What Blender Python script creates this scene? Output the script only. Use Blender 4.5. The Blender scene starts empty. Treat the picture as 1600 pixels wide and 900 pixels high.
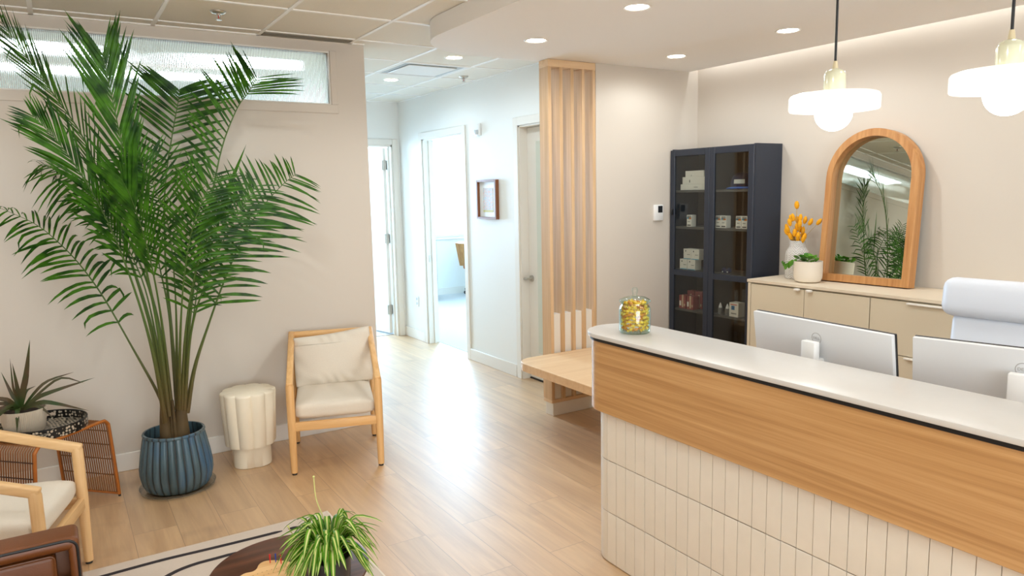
import bpy, bmesh, math, random
from mathutils import Vector, Matrix
R = math.radians
PI = math.pi
rnd = random.Random(7)
scene = bpy.context.scene
COL = scene.collection
WM = {}                                   # object name -> matrix its mesh is built against

# ------------------------------------------------------------------ objects
def mesh_obj(name, mb, mats, parent=None, local=False, smooth=True, ang=40):
    me = bpy.data.meshes.new(name)
    bm = mb.bm
    bmesh.ops.recalc_face_normals(bm, faces=bm.faces[:]) if mb.recalc else None
    pm = WM.get(parent.name, Matrix()) if parent else Matrix()
    if parent and not local:
        bm.transform(pm.inverted())
    bm.to_mesh(me); bm.free()
    for m in (mats if isinstance(mats, (list, tuple)) else [mats]):
        me.materials.append(m)
    if smooth:
        for p in me.polygons: p.use_smooth = True
        me.set_sharp_from_angle(angle=R(ang))
    o = bpy.data.objects.new(name, me)
    COL.objects.link(o)
    if parent: o.parent = parent
    WM[o.name] = pm
    return o

def tag(o, label=None, cat=None, group=None, kind=None):
    if label: o['label'] = label
    if cat: o['category'] = cat
    if group: o['group'] = group
    if kind: o['kind'] = kind
    return o

def thing(name, label, cat, loc=(0, 0, 0), rz=0.0, group=None, M=None):
    o = bpy.data.objects.new(name, None); COL.objects.link(o)
    o.empty_display_size = 0.05
    mat = M if M is not None else Matrix.Translation(loc) @ Matrix.Rotation(rz, 4, 'Z')
    o.matrix_world = mat
    WM[o.name] = mat.copy()
    return tag(o, label, cat, group)

def solo(name, mb, mats, label, cat, loc, group=None, rz=0.0, M=None, **k):
    """a thing that is one mesh; built in local coordinates"""
    o = mesh_obj(name, mb, mats, None, True, **k)
    o.matrix_world = M if M is not None else Matrix.Translation(loc) @ Matrix.Rotation(rz, 4, 'Z')
    WM[o.name] = o.matrix_world.copy()
    return tag(o, label, cat, group)

def struct(name, mb, mats, parent=None, **k):
    o = mesh_obj(name, mb, mats, parent, **k)
    if not parent: o['kind'] = 'structure'
    return o

def dup(root, M, label=None, group=None):
    r = root.copy(); COL.objects.link(r); r.matrix_world = M
    if label: r['label'] = label
    if group: r['group'] = group
    for ch in list(root.children):
        c = ch.copy(); COL.objects.link(c); c.parent = r
        for g in ch.children:
            d = g.copy(); COL.objects.link(d); d.parent = c
    return r

def TR(x, y, z, rz=0.0): return Matrix.Translation((x, y, z)) @ Matrix.Rotation(rz, 4, 'Z')

# ------------------------------------------------------------------ mesh builder
class MB:
    def __init__(s, recalc=True):
        s.bm = bmesh.new(); s.recalc = recalc
    def _add(s, t, mi, M=None):
        if M is not None: t.transform(M)
        for f in t.faces: f.material_index = mi
        me = bpy.data.meshes.new('tmp'); t.to_mesh(me); t.free()
        s.bm.from_mesh(me); bpy.data.meshes.remove(me)
    def box(s, x0, x1, y0, y1, z0, z1, bev=0.0, seg=2, mi=0, M=None):
        t = bmesh.new()
        bmesh.ops.create_cube(t, size=1)
        t.transform(Matrix.Translation(((x0+x1)/2, (y0+y1)/2, (z0+z1)/2)) @ Matrix.Diagonal((abs(x1-x0), abs(y1-y0), abs(z1-z0), 1)))
        if bev > 0:
            bmesh.ops.bevel(t, geom=t.edges[:], offset=bev, segments=seg, profile=0.5, affect='EDGES')
        s._add(t, mi, M); return s
    def tube(s, pts, rad, n=10, mi=0, caps=True, M=None, ell=1.0):
        pts = [Vector(p) for p in pts]
        rads = rad if isinstance(rad, (list, tuple)) else [rad]*len(pts)
        t = bmesh.new(); rings = []
        tan0 = (pts[1]-pts[0]).normalized()
        ref = Vector((0, 0, 1)) if abs(tan0.z) < .9 else Vector((1, 0, 0))
        nrm = (ref - tan0*ref.dot(tan0)).normalized()
        for i, p in enumerate(pts):
            a = pts[max(i-1, 0)]; b = pts[min(i+1, len(pts)-1)]
            tan = (b-a).normalized()
            nrm = (nrm - tan*nrm.dot(tan)).normalized()
            bn = tan.cross(nrm)
            rings.append([t.verts.new(p + (nrm*math.cos(2*PI*k/n) + bn*math.sin(2*PI*k/n)*ell)*rads[i]) for k in range(n)])
        for i in range(len(rings)-1):
            for k in range(n):
                t.faces.new((rings[i][k], rings[i][(k+1) % n], rings[i+1][(k+1) % n], rings[i+1][k]))
        if caps:
            t.faces.new(rings[0][::-1]); t.faces.new(rings[-1])
        s._add(t, mi, M); return s
    def cyl(s, p0, p1, r0, r1=None, n=20, mi=0, M=None):
        return s.tube([p0, p1], [r0, r0 if r1 is None else r1], n, mi, True, M)
    def lathe(s, prof, n=32, c=(0, 0, 0), mi=0, fr=None, M=None):
        """prof: (r, z) list; fr(theta, k) multiplies the radius"""
        t = bmesh.new(); rings = []
        for k, (r, z) in enumerate(prof):
            if r < 1e-6:
                rings.append([t.verts.new((c[0], c[1], c[2]+z))])
            else:
                rings.append([t.verts.new((c[0]+r*(fr(2*PI*j/n, k) if fr else 1)*math.cos(2*PI*j/n),
                                           c[1]+r*(fr(2*PI*j/n, k) if fr else 1)*math.sin(2*PI*j/n), c[2]+z)) for j in range(n)])
        for a, b in zip(rings, rings[1:]):
            for j in range(n):
                q = [a[j % len(a)], a[(j+1) % len(a)], b[(j+1) % len(b)], b[j % len(b)]]
                q2 = []
                for v in q:
                    if v not in q2: q2.append(v)
                if len(q2) > 2:
                    try: t.faces.new(q2)
                    except ValueError: pass
        s._add(t, mi, M); return s
    def prism(s, poly, z0, z1, bev=0.0, seg=2, mi=0, M=None):
        t = bmesh.new()
        vs = [t.verts.new((x, y, z0)) for x, y in poly]
        f = t.faces.new(vs)
        r = bmesh.ops.extrude_face_region(t, geom=[f])
        bmesh.ops.translate(t, verts=[v for v in r['geom'] if isinstance(v, bmesh.types.BMVert)], vec=(0, 0, z1-z0))
        bmesh.ops.recalc_face_normals(t, faces=t.faces[:])
        if bev > 0:
            ed = [e for e in t.edges if abs(e.verts[0].co.z-e.verts[1].co.z) < 1e-6]
            bmesh.ops.bevel(t, geom=ed, offset=bev, segments=seg, profile=.5, affect='EDGES')
        s._add(t, mi, M); return s
    def sheet(s, rows, mi=0, M=None, close=False, mis=None):
        """rows of points -> quads"""
        t = bmesh.new()
        g = [[t.verts.new(p) for p in r] for r in rows]
        m = len(g[0]); idx = []
        for i in range(len(g)-1):
            for j in range(m if close else m-1):
                f = t.faces.new((g[i][j], g[i][(j+1) % m], g[i+1][(j+1) % m], g[i+1][j]))
                if mis: f.material_index = mis[j]
        me = bpy.data.meshes.new('tmp')
        if not mis:
            for f in t.faces: f.material_index = mi
        if M is not None: t.transform(M)
        t.to_mesh(me); t.free(); s.bm.from_mesh(me); bpy.data.meshes.remove(me)
        return s
    def sphere(s, c, r, n=20, mi=0, sx=1, sy=1, sz=1, M=None):
        t = bmesh.new()
        bmesh.ops.create_uvsphere(t, u_segments=n, v_segments=max(6, n//2), radius=r)
        t.transform(Matrix.Translation(c) @ Matrix.Diagonal((sx, sy, sz, 1)))
        s._add(t, mi, M); return s

def arc(cx, cy, r, a0, a1, n):
    return [(cx+r*math.cos(R(a0+(a1-a0)*i/n)), cy+r*math.sin(R(a0+(a1-a0)*i/n))) for i in range(n+1)]

def smooth_path(pts, n):
    """Catmull-Rom through pts"""
    P = [Vector(tuple(p)+(0,)*(3-len(p))) for p in pts]
    P = [P[0]*2-P[1]] + P + [P[-1]*2-P[-2]]
    out = []
    segs = len(P)-3
    for i in range(n+1):
        u = i/n*segs; k = min(int(u), segs-1); t = u-k
        a, b, c, d = P[k:k+4]
        out.append(.5*((2*b)+(c-a)*t+(2*a-5*b+4*c-d)*t*t+(3*b-a-3*c+d)*t**3))
    return out

# ------------------------------------------------------------------ materials
def nodes(name):
    m = bpy.data.materials.new(name); m.use_nodes = True
    nt = m.node_tree; bs = nt.nodes['Principled BSDF']
    return m, nt, bs
def lin(c):
    return tuple(((v/255)/12.92 if v/255 <= .04045 else ((v/255+.055)/1.055)**2.4) for v in c) + (1.0,)
def plain(name, rgb, rough=.5, metal=0.0, spec=.5, bump=0.0, bscale=60, var=0.0, vscale=8, coat=0.0):
    m, nt, bs = nodes(name)
    bs.inputs['Base Color'].default_value = lin(rgb)
    bs.inputs['Roughness'].default_value = rough
    bs.inputs['Metallic'].default_value = metal
    bs.inputs['Specular IOR Level'].default_value = spec
    bs.inputs['Coat Weight'].default_value = coat
    tc = nt.nodes.new('ShaderNodeTexCoord')
    if var > 0:
        n = nt.nodes.new('ShaderNodeTexNoise'); n.inputs['Scale'].default_value = vscale; n.inputs['Detail'].default_value = 4
        nt.links.new(tc.outputs['Object'], n.inputs['Vector'])
        mx = nt.nodes.new('ShaderNodeMix'); mx.data_type = 'RGBA'
        c = lin(rgb)
        mx.inputs[6].default_value = tuple(max(0, v*(1-var)) for v in c[:3]) + (1,)
        mx.inputs[7].default_value = tuple(min(1, v*(1+var)) for v in c[:3]) + (1,)
        nt.links.new(n.outputs['Fac'], mx.inputs[0]); nt.links.new(mx.outputs[2], bs.inputs['Base Color'])
    if bump > 0:
        n = nt.nodes.new('ShaderNodeTexNoise'); n.inputs['Scale'].default_value = bscale; n.inputs['Detail'].default_value = 3
        nt.links.new(tc.outputs['Object'], n.inputs['Vector'])
        b = nt.nodes.new('ShaderNodeBump'); b.inputs['Strength'].default_value = bump; b.inputs['Distance'].default_value = .004
        nt.links.new(n.outputs['Fac'], b.inputs['Height']); nt.links.new(b.outputs['Normal'], bs.inputs['Normal'])
    return m
def wood(name, c1, c2, axis='Z', rough=.45, across=26, along=1.6, c3=None, spec=.4):
    m, nt, bs = nodes(name)
    tc = nt.nodes.new('ShaderNodeTexCoord'); mp = nt.nodes.new('ShaderNodeMapping')
    sc = {'X': (along, across, across), 'Y': (across, along, across), 'Z': (across, across, along)}[axis]
    mp.inputs['Scale'].default_value = sc
    nt.links.new(tc.outputs['Object'], mp.inputs['Vector'])
    n = nt.nodes.new('ShaderNodeTexNoise'); n.inputs['Scale'].default_value = 1.0; n.inputs['Detail'].default_value = 7; n.inputs['Roughness'].default_value = .62
    n.inputs['Distortion'].default_value = .35
    nt.links.new(mp.outputs['Vector'], n.inputs['Vector'])
    cr = nt.nodes.new('ShaderNodeValToRGB'); el = cr.color_ramp.elements
    el[0].position = .32; el[0].color = lin(c1); el[1].position = .7; el[1].color = lin(c2)
    if c3:
        e = el.new(.5); e.color = lin(c3)
    nt.links.new(n.outputs['Fac'], cr.inputs['Fac']); nt.links.new(cr.outputs['Color'], bs.inputs['Base Color'])
    bs.inputs['Roughness'].default_value = rough; bs.inputs['Specular IOR Level'].default_value = spec
    b = nt.nodes.new('ShaderNodeBump'); b.inputs['Strength'].default_value = .06; b.inputs['Distance'].default_value = .003
    nt.links.new(n.outputs['Fac'], b.inputs['Height']); nt.links.new(b.outputs['Normal'], bs.inputs['Normal'])
    return m
def emit(name, rgb, strength):
    m, nt, bs = nodes(name)
    bs.inputs['Base Color'].default_value = (.8, .8, .8, 1)
    bs.inputs['Emission Color'].default_value = lin(rgb); bs.inputs['Emission Strength'].default_value = strength
    return m
def thin_glass(name, tint=(255, 255, 255), gloss=1.0, rough=.0, edge=None):
    m, nt, bs = nodes(name)
    nt.nodes.remove(bs)
    out = nt.nodes['Material Output']
    t = nt.nodes.new('ShaderNodeBsdfTransparent'); t.inputs['Color'].default_value = lin(tint)
    if edge:
        lw = nt.nodes.new('ShaderNodeLayerWeight'); lw.inputs['Blend'].default_value = .35
        mc = nt.nodes.new('ShaderNodeMix'); mc.data_type = 'RGBA'
        mc.inputs[6].default_value = lin(tint); mc.inputs[7].default_value = lin(edge)
        nt.links.new(lw.outputs['Facing'], mc.inputs[0]); nt.links.new(mc.outputs[2], t.inputs['Color'])
    g = nt.nodes.new('ShaderNodeBsdfGlossy'); g.inputs['Roughness'].default_value = rough
    f = nt.nodes.new('ShaderNodeLayerWeight'); f.inputs['Blend'].default_value = .5
    pw = nt.nodes.new('ShaderNodeMath'); pw.operation = 'POWER'; pw.inputs[1].default_value = 5
    mu = nt.nodes.new('ShaderNodeMath'); mu.operation = 'MULTIPLY_ADD'; mu.inputs[1].default_value = .9*gloss; mu.inputs[2].default_value = .04*gloss
    mu.use_clamp = True
    mx = nt.nodes.new('ShaderNodeMixShader')
    nt.links.new(f.outputs['Facing'], pw.inputs[0]); nt.links.new(pw.outputs[0], mu.inputs[0]); nt.links.new(mu.outputs[0], mx.inputs[0])
    nt.links.new(t.outputs[0], mx.inputs[1]); nt.links.new(g.outputs[0], mx.inputs[2])
    nt.links.new(mx.outputs[0], out.inputs['Surface'])
    return m

WALL = plain('wall_paint', (212, 203, 191), .55, spec=.35, bump=.03, bscale=220)
WALLH = plain('hall_paint', (240, 240, 236), .55, spec=.35, bump=.03, bscale=220)
TRIM = plain('trim_paint', (236, 232, 224), .4, spec=.4)
CEILT = plain('ceiling_tile', (240, 238, 230), .9, spec=.1, bump=.15, bscale=90)
GRID = plain('ceiling_grid_paint', (252, 252, 250), .45, spec=.4)
SOFF = plain('soffit_paint', (250, 250, 250), .7, spec=.2)
WHITE = plain('white_plastic', (238, 238, 236), .35)
BLACKP = plain('black_plastic', (18, 19, 22), .4)
CHROME = plain('brushed_nickel', (196, 192, 184), .28, metal=1)
OAK = wood('oak_panel', (176, 130, 80), (210, 166, 114), 'Y', .36, 58, 1.0, (196, 150, 97))
OAK.node_tree.nodes['Principled BSDF'].inputs['Coat Weight'].default_value = .35
OAK.node_tree.nodes['Principled BSDF'].inputs['Coat Roughness'].default_value = .25
OAKV = wood('oak_slat', (200, 164, 122), (224, 190, 150), 'Z', .45, 34, 1.2)
OAKX = wood('oak_bench', (220, 184, 142), (236, 206, 168), 'X', .4, 30, 1.4)
ASH = wood('ash_frame', (214, 164, 104), (234, 190, 132), 'Z', .42, 40, 2.0)
ASHP = wood('pale_ash_frame', (214, 172, 118), (232, 194, 144), 'Z', .42, 40, 2.0)
ASH_LONG = {ASH.name: [wood('ash_rail_'+a, (214, 164, 104), (234, 190, 132), a, .42, 40, 2.0) for a in 'XY'],
            ASHP.name: [wood('pale_ash_rail_'+a, (214, 172, 118), (232, 194, 144), a, .42, 40, 2.0) for a in 'XY']}
TEAK = wood('teak_frame', (172, 116, 66), (208, 156, 100), 'Z', .42, 36, 2.0)
WALNUT = wood('walnut_top', (62, 32, 20), (112, 64, 42), 'X', .35, 26, 1.6, (84, 46, 30))
MAPLE = wood('maple_board', (214, 164, 104), (236, 194, 138), 'X', .4, 40, 3)
NAVY = plain('blue_grey_lacquer', (44, 50, 62), .42, spec=.4)
CABIN = plain('dark_interior', (58, 54, 50), .6)
GREIGE = plain('greige_lacquer', (216, 204, 180), .5, spec=.35)
GREIGET = plain('greige_top', (222, 208, 186), .45, spec=.35)
STONE = plain('white_quartz', (212, 209, 204), .32, spec=.4, var=.02, vscale=30)
LINEN = plain('oatmeal_linen', (222, 212, 196), .9, spec=.15, bump=.35, bscale=420, var=.05, vscale=160)
LINENW = plain('pale_linen', (226, 218, 204), .9, spec=.15, bump=.35, bscale=420, var=.04, vscale=160)
PLASTER = plain('cream_ceramic', (238, 228, 206), .55, spec=.35)
TILE = plain('cream_glazed_tile', (230, 222, 208), .35, spec=.4, var=.05, vscale=14)
GROUT = plain('tile_grout', (172, 150, 124), .9)
SOIL = plain('potting_soil', (44, 30, 20), .95, bump=.8, bscale=90)
LEATHER = plain('brown_leather', (108, 60, 24), .42, spec=.45, bump=.12, bscale=260, var=.12, vscale=6)
LEATHERD = plain('black_piping', (20, 14, 10), .5)
CANE = plain('rattan_cane', (178, 104, 38), .45, var=.25, vscale=20)
CANED = plain('rattan_rod', (140, 86, 38), .55, var=.3, vscale=30)
CANEB = plain('dark_cane_binding', (66, 36, 18), .55)
MIRROR = plain('mirror_glass', (216, 224, 214), .0, metal=1)
GLASS = thin_glass('cabinet_glass', (238, 240, 238), 1.0)
JARG = thin_glass('jar_glass', (253, 255, 254), 1.2, .02, edge=(206, 234, 226))
CLEAR = thin_glass('clear_acrylic', (248, 250, 250), 1.0, .02, edge=(214, 222, 230))
OPAL = None
CANDLE = emit('lamp_diffuser', (255, 246, 232), 14)

def opal():
    m, nt, bs = nodes('opal_glass')
    bs.inputs['Base Color'].default_value = lin((244, 244, 242)); bs.inputs['Roughness'].default_value = .15
    tr = nt.nodes.new('ShaderNodeBsdfTranslucent'); tr.inputs['Color'].default_value = lin((250, 250, 248))
    mx = nt.nodes.new('ShaderNodeMixShader'); mx.inputs[0].default_value = .5
    nt.links.new(bs.outputs[0], mx.inputs[1]); nt.links.new(tr.outputs[0], mx.inputs[2])
    nt.links.new(mx.outputs[0], nt.nodes['Material Output'].inputs['Surface'])
    return m
OPAL = opal()

def floor_mat():
    m, nt, bs = nodes('oak_plank_floor')
    L = nt.links
    tc = nt.nodes.new('ShaderNodeTexCoord'); mp = nt.nodes.new('ShaderNodeMapping')
    mp.inputs['Rotation'].default_value = (0, 0, R(90))
    L.new(tc.outputs['Object'], mp.inputs['Vector'])
    br = nt.nodes.new('ShaderNodeTexBrick')
    br.offset = .37; br.inputs['Scale'].default_value = 1; br.inputs['Brick Width'].default_value = 1.3
    br.inputs['Row Height'].default_value = .2; br.inputs['Mortar Size'].default_value = .0016; br.inputs['Mortar Smooth'].default_value = .1
    br.inputs['Bias'].default_value = 0
    br.inputs['Color1'].default_value = (0, 0, 0, 1); br.inputs['Color2'].default_value = (1, 1, 1, 1); br.inputs['Mortar'].default_value = (.5, .5, .5, 1)
    L.new(mp.outputs['Vector'], br.inputs['Vector'])
    ad = nt.nodes.new('ShaderNodeVectorMath'); ad.operation = 'MULTIPLY_ADD'
    ad.inputs[1].default_value = (7, 7, 7); L.new(br.outputs['Color'], ad.inputs[0]); L.new(tc.outputs['Object'], ad.inputs[2])
    mg = nt.nodes.new('ShaderNodeMapping'); mg.inputs['Scale'].default_value = (22, 1.5, 1)
    L.new(ad.outputs[0], mg.inputs['Vector'])
    n = nt.nodes.new('ShaderNodeTexNoise'); n.inputs['Scale'].default_value = 1; n.inputs['Detail'].default_value = 7; n.inputs['Roughness'].default_value = .6; n.inputs['Distortion'].default_value = .6
    L.new(mg.outputs['Vector'], n.inputs['Vector'])
    n2 = nt.nodes.new('ShaderNodeTexNoise'); n2.inputs['Scale'].default_value = 3.2; n2.inputs['Detail'].default_value = 2
    L.new(ad.outputs[0], n2.inputs['Vector'])
    cr = nt.nodes.new('ShaderNodeValToRGB'); e = cr.color_ramp.elements
    e[0].position = .3; e[0].color = lin((184, 142, 94)); e[1].position = .72; e[1].color = lin((218, 180, 132))
    L.new(n.outputs['Fac'], cr.inputs['Fac'])
    kn = nt.nodes.new('ShaderNodeValToRGB'); k = kn.color_ramp.elements
    k[0].position = .66; k[0].color = (1, 1, 1, 1); k[1].position = .8; k[1].color = (.72, .66, .6, 1)
    L.new(n2.outputs['Fac'], kn.inputs['Fac'])
    m1 = nt.nodes.new('ShaderNodeMix'); m1.data_type = 'RGBA'; m1.blend_type = 'MULTIPLY'; m1.inputs[0].default_value = 1
    L.new(cr.outputs['Color'], m1.inputs[6]); L.new(kn.outputs['Color'], m1.inputs[7])
    pr = nt.nodes.new('ShaderNodeMix'); pr.data_type = 'RGBA'; pr.blend_type = 'MULTIPLY'; pr.inputs[0].default_value = 1
    ma = nt.nodes.new('ShaderNodeMapRange'); ma.inputs[3].default_value = .9; ma.inputs[4].default_value = 1.06
    L.new(br.outputs['Color'], ma.inputs[0]); L.new(ma.outputs[0], pr.inputs[7]); L.new(m1.outputs[2], pr.inputs[6])
    mo = nt.nodes.new('ShaderNodeMix'); mo.data_type = 'RGBA'; mo.inputs[7].default_value = lin((158, 118, 78))
    L.new(br.outputs['Fac'], mo.inputs[0]); L.new(pr.outputs[2], mo.inputs[6])
    L.new(mo.outputs[2], bs.inputs['Base Color'])
    rr = nt.nodes.new('ShaderNodeMapRange'); rr.inputs[3].default_value = .42; rr.inputs[4].default_value = .56
    L.new(n.outputs['Fac'], rr.inputs[0]); L.new(rr.outputs[0], bs.inputs['Roughness'])
    bs.inputs['Specular IOR Level'].default_value = .9; bs.inputs['Coat Weight'].default_value = 1; bs.inputs['Coat Roughness'].default_value = .43; bs.inputs['Coat IOR'].default_value = 2.3
    b = nt.nodes.new('ShaderNodeBump'); b.inputs['Strength'].default_value = .12; b.inputs['Distance'].default_value = .002
    L.new(n.outputs['Fac'], b.inputs['Height']); L.new(b.outputs['Normal'], bs.inputs['Normal'])
    return m
FLOOR = floor_mat()

# ------------------------------------------------------------------ camera
cam_d = bpy.data.cameras.new('camera'); cam = bpy.data.objects.new('camera', cam_d); COL.objects.link(cam)
yaw, pitch, roll, FPX, CH = 1.01265957, .132327737, -.0199798886, 1138.86, 1.65
fw = Vector((math.cos(pitch)*math.cos(yaw), math.cos(pitch)*math.sin(yaw), -math.sin(pitch)))
rt = Vector((math.sin(yaw), -math.cos(yaw), 0)); up = rt.cross(fw)
r2 = rt*math.cos(roll)+up*math.sin(roll); u2 = up*math.cos(roll)-rt*math.sin(roll)
mw = Matrix((r2, u2, -fw)).transposed().to_4x4(); mw.translation = (0, 0, CH)
cam.matrix_world = mw
cam_d.sensor_width = 36; cam_d.lens = FPX/1600*36; cam_d.clip_start = .05
scene.camera = cam

# ------------------------------------------------------------------ the setting
YL, XH, YW, XB, ZC, ZS = 4.898, 3.40, 4.25, 4.435, 2.66, 2.55
struct('floor', MB().box(-2.6, 7.2, -3.3, 10.7, -.1, 0), FLOOR)
CARPET = plain('pale_office_carpet', (206, 210, 214), .95, spec=.1, var=.06, vscale=40)
struct('floor_office', MB().box(3.52, 7.1, 5.4, 10.56, 0, .004).box(1.3, 3.4, 7.92, 10.56, 0, .004).box(-2.7, 1.78, 5.02, 8.3, 0, .004), CARPET)

# walls
b = MB()                                  # lounge wall with the high reeded window
b.box(-2.7, 1.90, YL, 5.02, 0, 2.25)
b.box(-2.7, 1.90, YL, 5.02, 2.595, 2.72)
b.box(1.655, 1.90, YL, 5.02, 2.25, 2.595)
b.box(-2.7, -2.4, YL, 5.02, 2.25, 2.595)
struct('wall_left', b, WALL, smooth=False)
b = MB(); b.box(1.78, 1.90, 5.02, 7.8, 0, 2.72); struct('wall_hall', b, WALLH, smooth=False)
b = MB()
b.box(1.78, 2.38, 7.8, 7.92, 0, 2.72); b.box(3.31, 3.4, 7.8, 7.92, 0, 2.72); b.box(2.38, 3.31, 7.8, 7.92, 2.19, 2.72)
struct('wall_end', b, WALLH, smooth=False)
b = MB()                                  # hall right wall with two door openings
b.box(XH, 3.52, YW+.06, 4.36, 0, 2.72); b.box(XH, 3.52, 5.30, 6.29, 0, 2.72); b.box(XH, 3.52, 7.2, 10.67, 0, 2.72)
b.box(XH, 3.52, 4.36, 5.30, 2.2, 2.72); b.box(XH, 3.52, 6.29, 7.2, 2.215, 2.72)
struct('wall_right_hall', b, WALLH, smooth=False)
b = MB(); b.box(XH, 3.52, YW, YW+.06, 0, 2.86); b.box(3.52, 4.6, YW, YW+.12, 0, 2.86); struct('wall_reception', b, WALL, smooth=False)
b = MB(); b.box(XB, XB+.12, -3.3, YW, 0, 2.86); struct('wall_right', b, WALL, smooth=False)
b = MB(); b.box(-2.7, -1.6, -3.42, -3.3, 0, 2.86); b.box(2.0, 4.6, -3.42, -3.3, 0, 2.86); b.box(-1.6, 2.0, -3.42, -3.3, 0, .5); b.box(-1.6, 2.0, -3.42, -3.3, 2.4, 2.86)
struct('wall_rear', b, WALL, smooth=False)
b = MB()
for x in (-1.6, -.4, .78, 1.96): b.box(x, x+.04, -3.38, -3.33, .5, 2.4)
b.box(-1.6, 2.0, -3.38, -3.33, .5, .54); b.box(-1.6, 2.0, -3.38, -3.33, 2.36, 2.4)
struct('window_added', b, TRIM)  # unseen rear window, added to let fill light in from behind the camera
b = MB(); b.box(-2.82, -2.7, -3.42, 10.67, 0, 2.72); struct('wall_lounge_side', b, WALL, smooth=False)
# rooms beyond: office through the hall doorway, room at the end of the hall, room behind the lounge wall
b = MB()
b.box(-2.7, 1.85, 10.55, 10.67, 0, 2.72); b.box(3.1, 3.9, 10.55, 10.67, 0, 2.72); b.box(1.85, 3.1, 10.55, 10.67, 0, .93); b.box(1.85, 3.1, 10.55, 10.67, 2.5, 2.72); b.box(3.9, 7.2, 10.55, 10.67, 0, .93); b.box(3.9, 7.2, 10.55, 10.67, 2.5, 2.72)
b.box(6.9, 7.2, 10.55, 10.67, .93, 2.5)
struct('wall_back', b, WALLH, smooth=False)
b = MB(); b.box(7.08, 7.2, 5.3, 10.55, 0, 2.72); b.box(3.52, 7.2, 5.3, 5.42, 0, 2.72); struct('wall_office', b, WALLH, smooth=False)
b = MB(); b.box(-2.7, 1.78, 8.3, 8.42, 0, 2.72); b.box(1.2, 1.32, 8.42, 10.55, 0, 2.72); struct('wall_office_side', b, WALLH, smooth=False)

# ceiling: tiles + grid
ceil = struct('ceiling', MB().box(-2.82, 4.33, -3.42, 4.25, ZC+.002, ZC+.06).box(-2.82, 7.2, 4.25, 10.67, ZC+.002, ZC+.06).box(4.2, 4.6, -3.42, 4.25, 2.8, 2.86).box(4.3, 4.33, -3.42, 4.25, ZC+.06, 2.8), CEILT)
g = MB()
for k in range(-5, 6):
    x = -.007+.602*k
    if x < 3.39: g.box(x-.012, x+.012, -3.3, YL if x < 1.9 else 7.8, ZC-.004, ZC+.004, .0015, 1)
k = -13
while True:
    y = 4.76+.602*k; k += 1
    if y > 7.8: break
    if y < YL: g.box(-2.7, 3.4, y-.012, y+.012, ZC-.0035, ZC+.004, .0015, 1)
    else: g.box(1.9, 3.4, y-.012, y+.012, ZC-.0035, ZC+.004, .0015, 1)
g.box(-2.7, 1.9, YL-.02, YL, ZC-.004, ZC+.004); g.box(XH-.02, XH, 4.3, 7.8, ZC-.004, ZC+.004); g.box(1.9, 3.4, 7.78, 7.8, ZC-.004, ZC+.004)
mesh_obj('grid', g, GRID, ceil)
# dropped soffit with rounded corner
poly = [(1.97, -3.3)] + arc(2.47, 3.89, .5, 180, 90, 24) + [(XH, 4.39), (XH, YW), (4.337, YW), (4.337, -3.3)]
struct('ceiling_soffit', MB().prism(poly, ZS, ZC-.001), SOFF, ang=30)
struct('trim_3', MB().box(4.32, 4.337, -3.3, YW, ZC-.002, 2.69), SOFF)      # upstand hiding the cove strip

# high window in the lounge wall
win = struct('window_1', MB().box(-2.4, 1.655, YL+.002, YL+.06, 2.25, 2.258).box(-2.4, 1.655, YL+.002, YL+.06, 2.587, 2.595).box(1.647, 1.655, YL+.002, YL+.06, 2.258, 2.587), TRIM)
def reeded():
    m, nt, bs = nodes('reeded_glass')
    bs.inputs['Base Color'].default_value = (.93, .98, .97, 1); bs.inputs['Roughness'].default_value = .06
    bs.inputs['Transmission Weight'].default_value = 1; bs.inputs['IOR'].default_value = 1.45
    return m
p = MB(); n = 420
xs = [-2.4+(1.647+2.4)*i/n for i in range(n+1)]
top, bot = [], []
rows = [[(x+dx*(xs[1]-xs[0]), YL+.03-.0035*math.sin(PI*dx)**.8 if 0 < dx < 1 else YL+.03, z) for x in xs[:-1] for dx in (0, .25, .5, .75)] + [(xs[-1], YL+.03, z)] for z in (2.258, 2.587)]
p.sheet(rows)
p.sheet([[(-2.4, YL+.037, z), (1.647, YL+.037, z)] for z in (2.258, 2.587)])
mesh_obj('pane', p, reeded(), win, ang=80)
b = MB(); b.box(-2.45, 1.70, YL-.008, YL, 2.192, 2.25, .002, 1); b.box(1.655, 1.70, YL-.008, YL, 2.25, 2.60, .002, 1)
mesh_obj('casing', b, WALL, win)

# baseboards
def base(name, *segs):
    b = MB()
    for (x0, x1, y0, y1) in segs:
        b.box(x0, x1, y0, y1, 0, .112, .003, 1)
    struct(name, b, TRIM)
base('baseboard_left', (-2.7, 1.905, YL-.013, YL))
base('baseboard_hall_right', (XH-.013, XH, 5.375, 6.225), (XH-.013, XH, 7.27, 7.8))
base('baseboard_end', (3.375, 3.4, 7.787, 7.8), (1.9, 2.31, 7.787, 7.8))
base('baseboard_reception', (3.4, XB, YW-.013, YW))
base('baseboard_back', (3.52, 7.08, 10.537, 10.55))
base('baseboard_rear', (-2.7, XB, -3.3, -3.287))

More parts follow.
